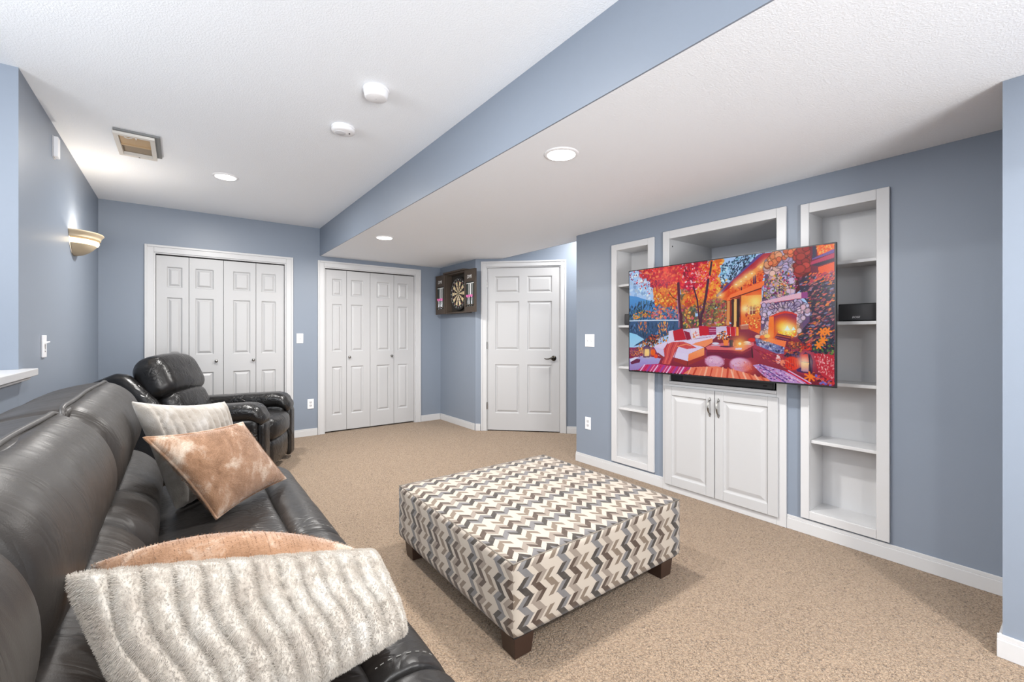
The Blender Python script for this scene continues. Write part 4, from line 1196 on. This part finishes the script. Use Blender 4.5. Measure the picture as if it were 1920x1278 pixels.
def extrude_y(prof, y0, y1, ny, endr, shrink=.45, puff=.0, wr=None, anchor=None):
    """sweep a closed X-Z profile along y; the ends round over within endr"""
    P = np.asarray(prof); c = P.mean(0) if anchor is None else np.array(anchor)
    L = y1-y0
    s = np.unique(np.concatenate([np.linspace(0, endr/L, 8), np.linspace(endr/L, 1-endr/L, ny), np.linspace(1-endr/L, 1, 8)]))
    V = []; m = len(P)
    for q in s:
        e = min(q, 1-q)*L
        k = 1.0 if e >= endr else (1-shrink)+shrink*math.sqrt(max(0, 1-(1-e/endr)**2))
        k *= 1+puff*(1-(2*q-1)**2)
        for (x, z) in P: V.append((c[0]+(x-c[0])*k, y0+q*L, c[1]+(z-c[1])*k))
    V = np.array(V)
    if wr is not None: V = wr(V)
    F = []; n = len(s)
    for i in range(n-1):
        for k in range(m): F.append((i*m+k, i*m+(k+1) % m, (i+1)*m+(k+1) % m, (i+1)*m+k))
    F.append(tuple(range(m))); F.append(tuple((n-1)*m+k for k in range(m))[::-1])
    return MB().add(V, F)

# ------------------------------------------------------------------ ottoman
def mk_chevron():
    m, nt, b = newmat('zigzag_upholstery')
    b.inputs['Roughness'].default_value = .85; b.inputs['Specular IOR Level'].default_value = .2; b.inputs['Sheen Weight'].default_value = .15
    t = nt.nodes.new('ShaderNodeUVMap'); t.uv_map = 'UVMap'
    sx = nt.nodes.new('ShaderNodeSeparateXYZ'); nt.links.new(t.outputs[0], sx.inputs[0])
    u, v = X(nt, sx.outputs[0]), X(nt, sx.outputs[1])
    W, PZ, AMP = .0648, .072, .034
    ph = (v/PZ)                                   # one zigzag per unit
    # columns step in phase so that neighbours interlock
    col0 = (u/W).floor()
    fr = ph.mod(1.0)
    tri = fr.pp(.5)*2.0                            # 0..1..0
    uu = (u-(tri-.5)*AMP)/W
    col = uu.floor(); cu = (uu-col)-.5             # -0.5..0.5 across a column
    k3 = col.mod(3.0)
    down = fr.lt(.5)                               # single-colour stroke
    seg = ph.floor().mod(2.0)          # which of the two colours
    a = cu.abs()
    band = (a+(down*.12)).lt(.395)
    left = cu.lt(0.0)
    # in the double stroke the right strip keeps the colour, the left strip takes the next
    first = (seg*down)+((seg*(left*-1.0+1.0))+((seg*-1.0+1.0)*left))*(down*-1.0+1.0)
    cream = lin(172, 162, 150)
    chA, chB = lin(34, 29, 27), lin(100, 99, 101)
    brA, brB = lin(56, 39, 29), lin(128, 117, 107)
    tpA = lin(106, 92, 79)
    cc = mixc(nt, first, chA, chB); cb = mixc(nt, first, brA, brB); ct = mixc(nt, first, tpA, cream)
    c1 = mixc(nt, k3.gt(.5), cc, cb); c2 = mixc(nt, k3.gt(1.5), c1, ct)
    vv = coord(nt); n = noise(nt, vv, 38, 3)
    worn = mixc(nt, (X(nt, n)*.16), c2, cream)
    nt.links.new(mixc(nt, band, cream, worn), b.inputs['Base Color'])
    nt.links.new(bump(nt, noise(nt, vv, 900, 2), .25, .001), b.inputs['Normal'])
    return m
M_ZIG = mk_chevron()
OX0, OX1, OY0, OY1, OZ0, OZ1 = .98, 2.065, 1.302, 2.382, .106, .392
oc = ((OX0+OX1)/2, (OY0+OY1)/2, (OZ0+OZ1)/2); oh = ((OX1-OX0)/2, (OY1-OY0)/2, (OZ1-OZ0)/2)
ott = thing('ottoman', 'large square ottoman in cream, charcoal and brown zigzag fabric on the carpet', 'ottoman', (oc[0], oc[1], 0))
def ofn(P, U):
    P = P.copy()
    P[:, 2] += np.where(U[:, 2] > .999, .012*(1-U[:, 0]**2)*(1-U[:, 1]**2), 0)
    side = (np.abs(U[:, 2]) < .999)
    P[:, 0] += np.where(np.abs(U[:, 0]) > .999, np.sign(U[:, 0])*.004*(1-U[:, 1]**2), 0)
    P[:, 1] += np.where(np.abs(U[:, 1]) > .999, np.sign(U[:, 1])*.004*(1-U[:, 0]**2), 0)
    return P
ob = softbox(oc, oh, .016, (26, 26, 12), ofn)
body = obj('upholstery', ob, M_ZIG, ott, smooth=True)
me = body.data; uvl = me.uv_layers.new(name='UVMap')
base = WORG[body.name]
for p in me.polygons:
    nrm = p.normal
    for li in p.loop_indices:
        co = me.vertices[me.loops[li].vertex_index].co+base
        if abs(nrm.z) > .7: uv = (co.y-OY0+.02, co.x)
        elif abs(nrm.y) > .7: uv = (co.x-OX0-.028, -co.z)
        else: uv = (OY1-co.y+.01, -co.z)
        uvl.data[li].uv = uv
ins = .006
rect = [(OX0+ins, OY0+ins), (OX1-ins, OY0+ins), (OX1-ins, OY1-ins), (OX0+ins, OY1-ins)]
pp = []
for i in range(4):
    a, b_ = rect[i], rect[(i+1) % 4]
    for k in range(10): pp.append((a[0]+(b_[0]-a[0])*k/10, a[1]+(b_[1]-a[1])*k/10, OZ1-.0045))
obj('welt_seam', MB().tube(pp, .0032, 6, True), plain('welt_fabric', lin(118, 110, 100), .8, bsc=600, bst=.2), ott, smooth=True)
obj('underside', MB().box(OX0+.02, OX1-.02, OY0+.02, OY1-.02, OZ0-.012, OZ0+.004), M_DARKGAP, ott)
for x, y in ((OX0+.078, OY0+.078), (OX0+.078, OY1-.078), (OX1-.078, OY0+.078), (OX1-.078, OY1-.078)):
    t_, bt = .05, .041
    v = [(x+sx_*h, y+sy_*h, z) for z, h in ((0.001, bt), (OZ0-.003, t_)) for sx_, sy_ in ((-1, -1), (1, -1), (1, 1), (-1, 1))]
    obj('leg', MB().add(v, [(3, 2, 1, 0), (4, 5, 6, 7), (0, 1, 5, 4), (1, 2, 6, 5), (2, 3, 7, 6), (3, 0, 4, 7)]), M_LEG, ott, bevel=.003)

# ------------------------------------------------------------------ charcoal leather sofa
SY = [(.03, .955), (.965, 1.862), (1.872, 2.93)]
sofa = thing('sofa', 'long charcoal leather reclining sofa with rolled headrests along the left wall', 'sofa', (0, 1.5, 0))
obj('base', MB().box(-.54, .47, .06, 2.9, .03, .30), M_SOFASEAT, sofa, bevel=.01)
XS, ZS = -.295, 1.012
shell = spline([(-.595, .05), (-.612, .35), (-.612, .70), (-.585, .87), (-.515, .955), (-.42, .995), (XS-.005, ZS), (XS+.02, .98), (XS-.02, .80), (XS, .5), (XS+.02, .07)], 6)
head = spline([(XS, ZS-.004), (-.245, .997), (-.19, .945), (-.158, .865), (-.158, .775), (-.19, .695), (-.25, .645), (-.34, .65), (-.40, .74), (-.40, .88), (-.36, .97)], 6)
lumb = spline([(-.34, .68), (-.24, .685), (-.15, .655), (-.085, .585), (-.07, .51), (-.10, .45), (-.20, .42), (-.34, .44)], 6)
seat = spline([(-.20, .42), (-.10, .452), (.0, .470), (.12, .476), (.25, .474), (.325, .462), (.347, .435), (.347, .36), (.33, .31), (0, .305), (-.18, .31)], 5)
roll = spline([(.340, .44), (.362, .462), (.40, .470), (.46, .462), (.515, .425), (.542, .36), (.548, .27), (.54, .14), (.52, .07), (.47, .06), (.47, .3), (.36, .315), (.341, .38)], 5)
def wrk(amp, fr, seed):
    def f(V):
        n = vnoise(V, fr, seed); V = V.copy(); V[:, 0] += amp*n; V[:, 2] += amp*.8*vnoise(V, fr, seed+1); return V
    return f
for i, (y0, y1) in enumerate(SY):
    sh = extrude_y(shell, y0, y1, 20, .05, .10, .0, wrk(.004, (9, 12, 9), 10+i), anchor=(-.45, .4))
    obj('back_shell', sh, M_SOFA, sofa, smooth=True)
    hd = extrude_y(head, y0+.002, y1-.002, 40, .10, .42, .02, wrk(.006, (8, 14, 8), 20+i), anchor=(-.31, .83))
    obj('headrest', hd, M_SOFA, sofa, smooth=True)
    lb = extrude_y(lumb, y0+.004, y1-.004, 30, .09, .4, .02, wrk(.005, (8, 12, 8), 30+i), anchor=(-.28, .55))
    obj('lumbar_cushion', lb, M_SOFA, sofa, smooth=True)
    st = extrude_y(seat, y0+.002, y1-.002, 34, .05, .10, .0, wrk(.0045, (14, 10, 14), 40+i), anchor=(.05, .38))
    obj('seat_cushion', st, M_SOFASEAT, sofa, smooth=True)
    rl = extrude_y(roll, y0+.001, y1-.001, 34, .035, .06, .0, wrk(.003, (12, 12, 12), 50+i), anchor=(.44, .3))
    obj('footrest_panel', rl, M_SOFASEAT, sofa, smooth=True)
    pth = []
    for s_ in np.linspace(0, 1, 26):
        e = min(s_, 1-s_)*(y1-y0); dip = max(0, 1-e/.07)**2
        pth.append((XS-.002+.012*dip+.004*math.sin(9*s_), y0+.006+(y1-y0-.012)*s_, ZS+.004-.028*dip))
    obj('piping', MB().tube(pth, .0075, 8), M_SOFAPIPE, sofa, smooth=True)
    sp = [(x_, y0+.02, z_+.003) for x_, z_ in ((.36, .461), (.40, .468), (.46, .459), (.505, .43), (.535, .37))]
    stt = MB()
    S_ = spline([(p_[0], p_[2]) for p_ in sp], 5, False)
    for yy in (y0+.045, ):
        for a_, b__ in zip(S_[::2], S_[1::2]):
            stt.tube([(a_[0], yy, a_[1]+.0015), (b__[0], yy, b__[1]+.0015)], .0011, 5)
    obj('stitching', stt, M_STITCH, sofa)
for x in (-.5, .4):
    for y in (.12, 2.82):
        obj('foot', MB().lathe([(.001, 0.001), (.022, 0.001), (.026, .032), (.001, .032)], (x, y, 0), 16), M_BLACK, sofa)

# ------------------------------------------------------------------ black leather recliner (local: x forward, y lateral)
RZ = -math.radians(25)
rec = thing('recliner', 'black leather recliner armchair in the corner facing the television', 'armchair', (.30, 4.78, 0), RZ, worg=(0, 0, 0))
obj('base', softbox((.0, 0, .17), (.40, .40, .135), .03, (10, 10, 8)), M_RECL, rec, smooth=True)
def arm_profile(): return [(-.098, .30), (-.105, .45), (-.118, .545), (-.10, .60), (-.05, .635), (.0, .642), (.05, .635), (.10, .60), (.118, .545), (.105, .45), (.098, .30), (.095, .06), (-.095, .06)]
for sgn in (-1, 1):
    yc = sgn*.365
    # side panel
    def sfn(P, U):
        P = P.copy(); P[:, 1] += sgn*.004*(1-U[:, 0]**2)*(1-U[:, 2]**2); return P
    obj('arm_side', softbox((-.02, yc, .30), (.46, .085, .25), .035, (18, 8, 14), sfn), M_RECL, rec, smooth=True)
    # padded arm top, drooping over the front
    def pfn(P, U):
        P = P.copy(); t = (U[:, 0]+1)/2
        P[:, 2] += .035*t-.01-np.clip(t-.84, 0, 1)**2*2.6
        P[:, 1] *= 1+.10*t
        P += (.004*vnoise(P, (12, 8, 12), 3+sgn))[:, None]*np.array([0, 0, 1])
        return P
    obj('arm_pad', softbox((.0, yc, .575), (.49, .112, .072), .068, (30, 14, 8), pfn), M_RECL, rec, smooth=True)
    # upright front panel of the arm
    obj('arm_front', softbox((.465, yc+sgn*.012, .275), (.03, .072, .235), .028, (6, 8, 16)), M_RECL, rec, smooth=True)
def stfn(P, U):
    P = P.copy(); top = np.clip(U[:, 2], 0, 1); P[:, 2] += .035*(1-U[:, 1]**2)*(1-U[:, 0]**2)*top
    P[:, 0] += .03*(1-U[:, 1]**2)*np.clip(U[:, 0], 0, 1)
    P[:, 2] += .006*vnoise(P, (10, 14, 8), 71); return P
obj('seat_cushion', softbox((.10, 0, .40), (.40, .262, .10), .07, (24, 20, 12), stfn), M_RECL, rec, smooth=True)
def ffn(P, U):
    P = P.copy(); P[:, 0] += .02*(1-U[:, 1]**2)*(1-U[:, 2]**2); return P
obj('footrest_panel', softbox((.44, 0, .19), (.045, .255, .125), .04, (8, 18, 12), ffn), M_RECL, rec, smooth=True)
# backrest, leaning back: t runs up the back
LEAN = math.radians(24)
def backmap(P, x0, z0):
    x, y, z = P[:, 0], P[:, 1], P[:, 2]
    return np.stack([x0+x*math.cos(LEAN)-z*math.sin(LEAN), y, z0+z*math.cos(LEAN)+x*math.sin(LEAN)], 1)
def back_part(name, zc, hz, hx, hy, xc, r, seed, taper=0, amp=.007):
    def fn(P, U):
        P = P.copy()
        P[:, 1] *= 1-taper*(U[:, 2]+1)/2-.0*U[:, 0]
        P[:, 0] += .03*np.clip(U[:, 0], 0, 1)*(1-U[:, 1]**2)
        P[:, 2] += .025*np.clip(U[:, 2], 0, 1)*(1-U[:, 1]**2)
        P[:, 0] += amp*vnoise(P, (6, 11, 16), seed)
        P[:, 0] += xc; P[:, 2] += zc
        return backmap(P, -.21, .42)
    obj(name, softbox((0, 0, 0), (hx, hy, hz), r, (12, 22, 16), fn), M_RECL, rec, smooth=True)
back_part('back_shell', .26, .30, .05, .34, -.075, .05, 81, .12, .002)
back_part('lumbar_cushion', .18, .17, .085, .31, .0, .08, 82, .0)
back_part('headrest_cushion', .49, .18, .12, .365, -.005, .11, 83, .10)
for sgn in (-1, 1):
    def wfn(P, U, sgn=sgn):
        P = P.copy(); P[:, 1] += sgn*(.365-.02*(U[:, 2]+1)/2); P[:, 2] += .335; P[:, 0] += -.09
        P[:, 0] -= .14*np.clip((U[:, 2]+.6)/1.6, 0, 1)**1.5
        return backmap(P, -.27, .42)
    obj('back_wing', softbox((0, 0, 0), (.16, .07, .275), .066, (14, 10, 18), wfn), M_RECL, rec, smooth=True)

# ------------------------------------------------------------------ cushions
def pillow(name, label, corners, T, mat, ribs=0, rib_amp=.012, n=48, lump=.006, seed=1, welt=None, fur=0, fur_len=.012, group=None, cat='cushion', pinch=.08, arch=0.0, tuft=0.0):
    TL, TR, BR, BL = [np.array(c, float) for c in corners]
    N = np.cross(TR-BL, TL-BR); N /= np.linalg.norm(N)
    if N@(np.array([0, 0, CAM_H])-(TL+BR)/2) < 0: N = -N
    g = np.linspace(-1, 1, n+1); V = []; F = []
    # denser towards the edge
    g = np.sign(g)*np.abs(g)**.8
    for side in (1, -1):
        for v_ in g:
            for u_ in g:
                pu = 1-pinch*(1-v_*v_)*u_*u_*0+0; 
                uu = u_*(1-pinch*(1-v_**2)); vv = v_*(1-pinch*(1-u_**2))
                a, b_ = (uu+1)/2, (vv+1)/2           # b_=1 top
                p = (TL*(1-a)+TR*a)*b_+(BL*(1-a)+BR*a)*(1-b_)
                p = p+np.array([0, 0, arch*(1-u_**2)*b_])
                th = ((1-u_**2)*(1-v_**2))
                th = T*.5*max(0, th)**.42
                if ribs and side > 0:
                    ph = (u_+.035*math.sin(2.2*v_+1)+.02*math.sin(5*v_))*ribs/2
                    th += rib_amp*(abs(math.cos(PI*ph))**.38)*min(1, 6*(1-abs(v_))+.5)*min(1, 8*(1-abs(u_))+.2)
                V.append(p+N*side*th)
    m = n+1
    for s_ in (0, 1):
        o_ = s_*m*m
        for i in range(n):
            for k in range(n):
                q = (o_+i*m+k, o_+i*m+k+1, o_+(i+1)*m+k+1, o_+(i+1)*m+k); F.append(q if s_ == 0 else q[::-1])
    V = np.array(V)
    V += N*(lump*vnoise(V, (9, 9, 9), seed))[:, None]
    if tuft: V += N*(tuft*(vnoise(V, (70, 70, 70), seed+5)+.8*vnoise(V, (150, 150, 150), seed+6)))[:, None]
    # weld the two sheets along the rim
    ring = [k for k in range(m)]+[i*m+n for i in range(1, m)]+[n*m+k for k in range(n-1, -1, -1)]+[i*m for i in range(n-1, 0, -1)]
    rim = set(ring); remap = {m*m+k: k for k in rim}
    F = [tuple(remap.get(i, i) for i in f) for f in F]
    used = sorted({i for f in F for i in f}); ni = {j: k for k, j in enumerate(used)}
    F = [tuple(ni[i] for i in f) for f in F]
    ctr = (TL+TR+BR+BL)/4
    zmin = V[:, 2].min()
    root = thing(name, label, cat, (ctr[0], ctr[1], zmin), group=group)
    o = obj('cover', MB().add(V[used], F), mat, root, smooth=True)
    if welt is not None:
        obj('welt', MB().tube([V[k] for k in ring], .0055, 7, True), welt, root, smooth=True)
    if fur:
        ms = o.modifiers.new('fur', 'PARTICLE_SYSTEM'); ps = ms.particle_system; st = ps.settings
        st.type = 'HAIR'; st.count = fur; st.use_advanced_hair = True
        st.hair_length = fur_len; st.tangent_factor = 0; st.object_align_factor = (0, 0, -fur_len*.07); st.brownian_factor = fur_len*.06; st.factor_random = fur_len*.06
        st.root_radius = .35; st.tip_radius = .08; st.radius_scale = .003
        st.hair_step = 3; st.render_step = 3
        ps.seed = seed
    return root
pillow('throw_pillow', 'ivory ribbed plush pillow leaning on the sofa back at its far end', [(-0.158, 2.305, 0.976), (0.172, 2.619, 0.908), (0.265, 2.87, 0.44), (-0.018, 2.443, 0.470)], .16, M_FURG, ribs=11, rib_amp=.017, n=90, seed=4, lump=.004, group='throw pillows on the sofa', cat='pillow', tuft=.0012)
pillow('throw_pillow', 'tan plush pillow with piped edge tilted against the ivory ribbed pillow', [(-0.108, 2.105, 0.862), (0.234, 2.45, 0.821), (0.434, 2.55, 0.49), (0.114, 2.164, 0.490)], .13, M_FURB, seed=9, lump=.009, welt=M_FURB, group='throw pillows on the sofa', cat='pillow', fur=12000, fur_len=.005)
pillow('throw_pillow', 'tan plush pillow lying behind the big white furry pillow', [(-0.150, 1.262, 0.762), (0.450, 1.215, 0.600), (0.43, 1.10, 0.50), (-0.09, 1.08, 0.50)], 0.18, M_FURB, seed=12, lump=.006, arch=.075, pinch=0.02, group='throw pillows on the sofa', cat='pillow', fur=9000, fur_len=.005)
pillow('throw_pillow', 'big white furry ribbed pillow in the foreground on the sofa seat', [(-0.159, 1.056, 0.830), (0.402, 1.146, 0.674), (0.426, 0.991, 0.535), (-0.03, 0.955, 0.50)], .15, M_FURW, ribs=13, rib_amp=.030, tuft=.004, n=150, pinch=-.01, seed=21, lump=.006, group='throw pillows on the sofa', cat='pillow', fur=70000, fur_len=.006)
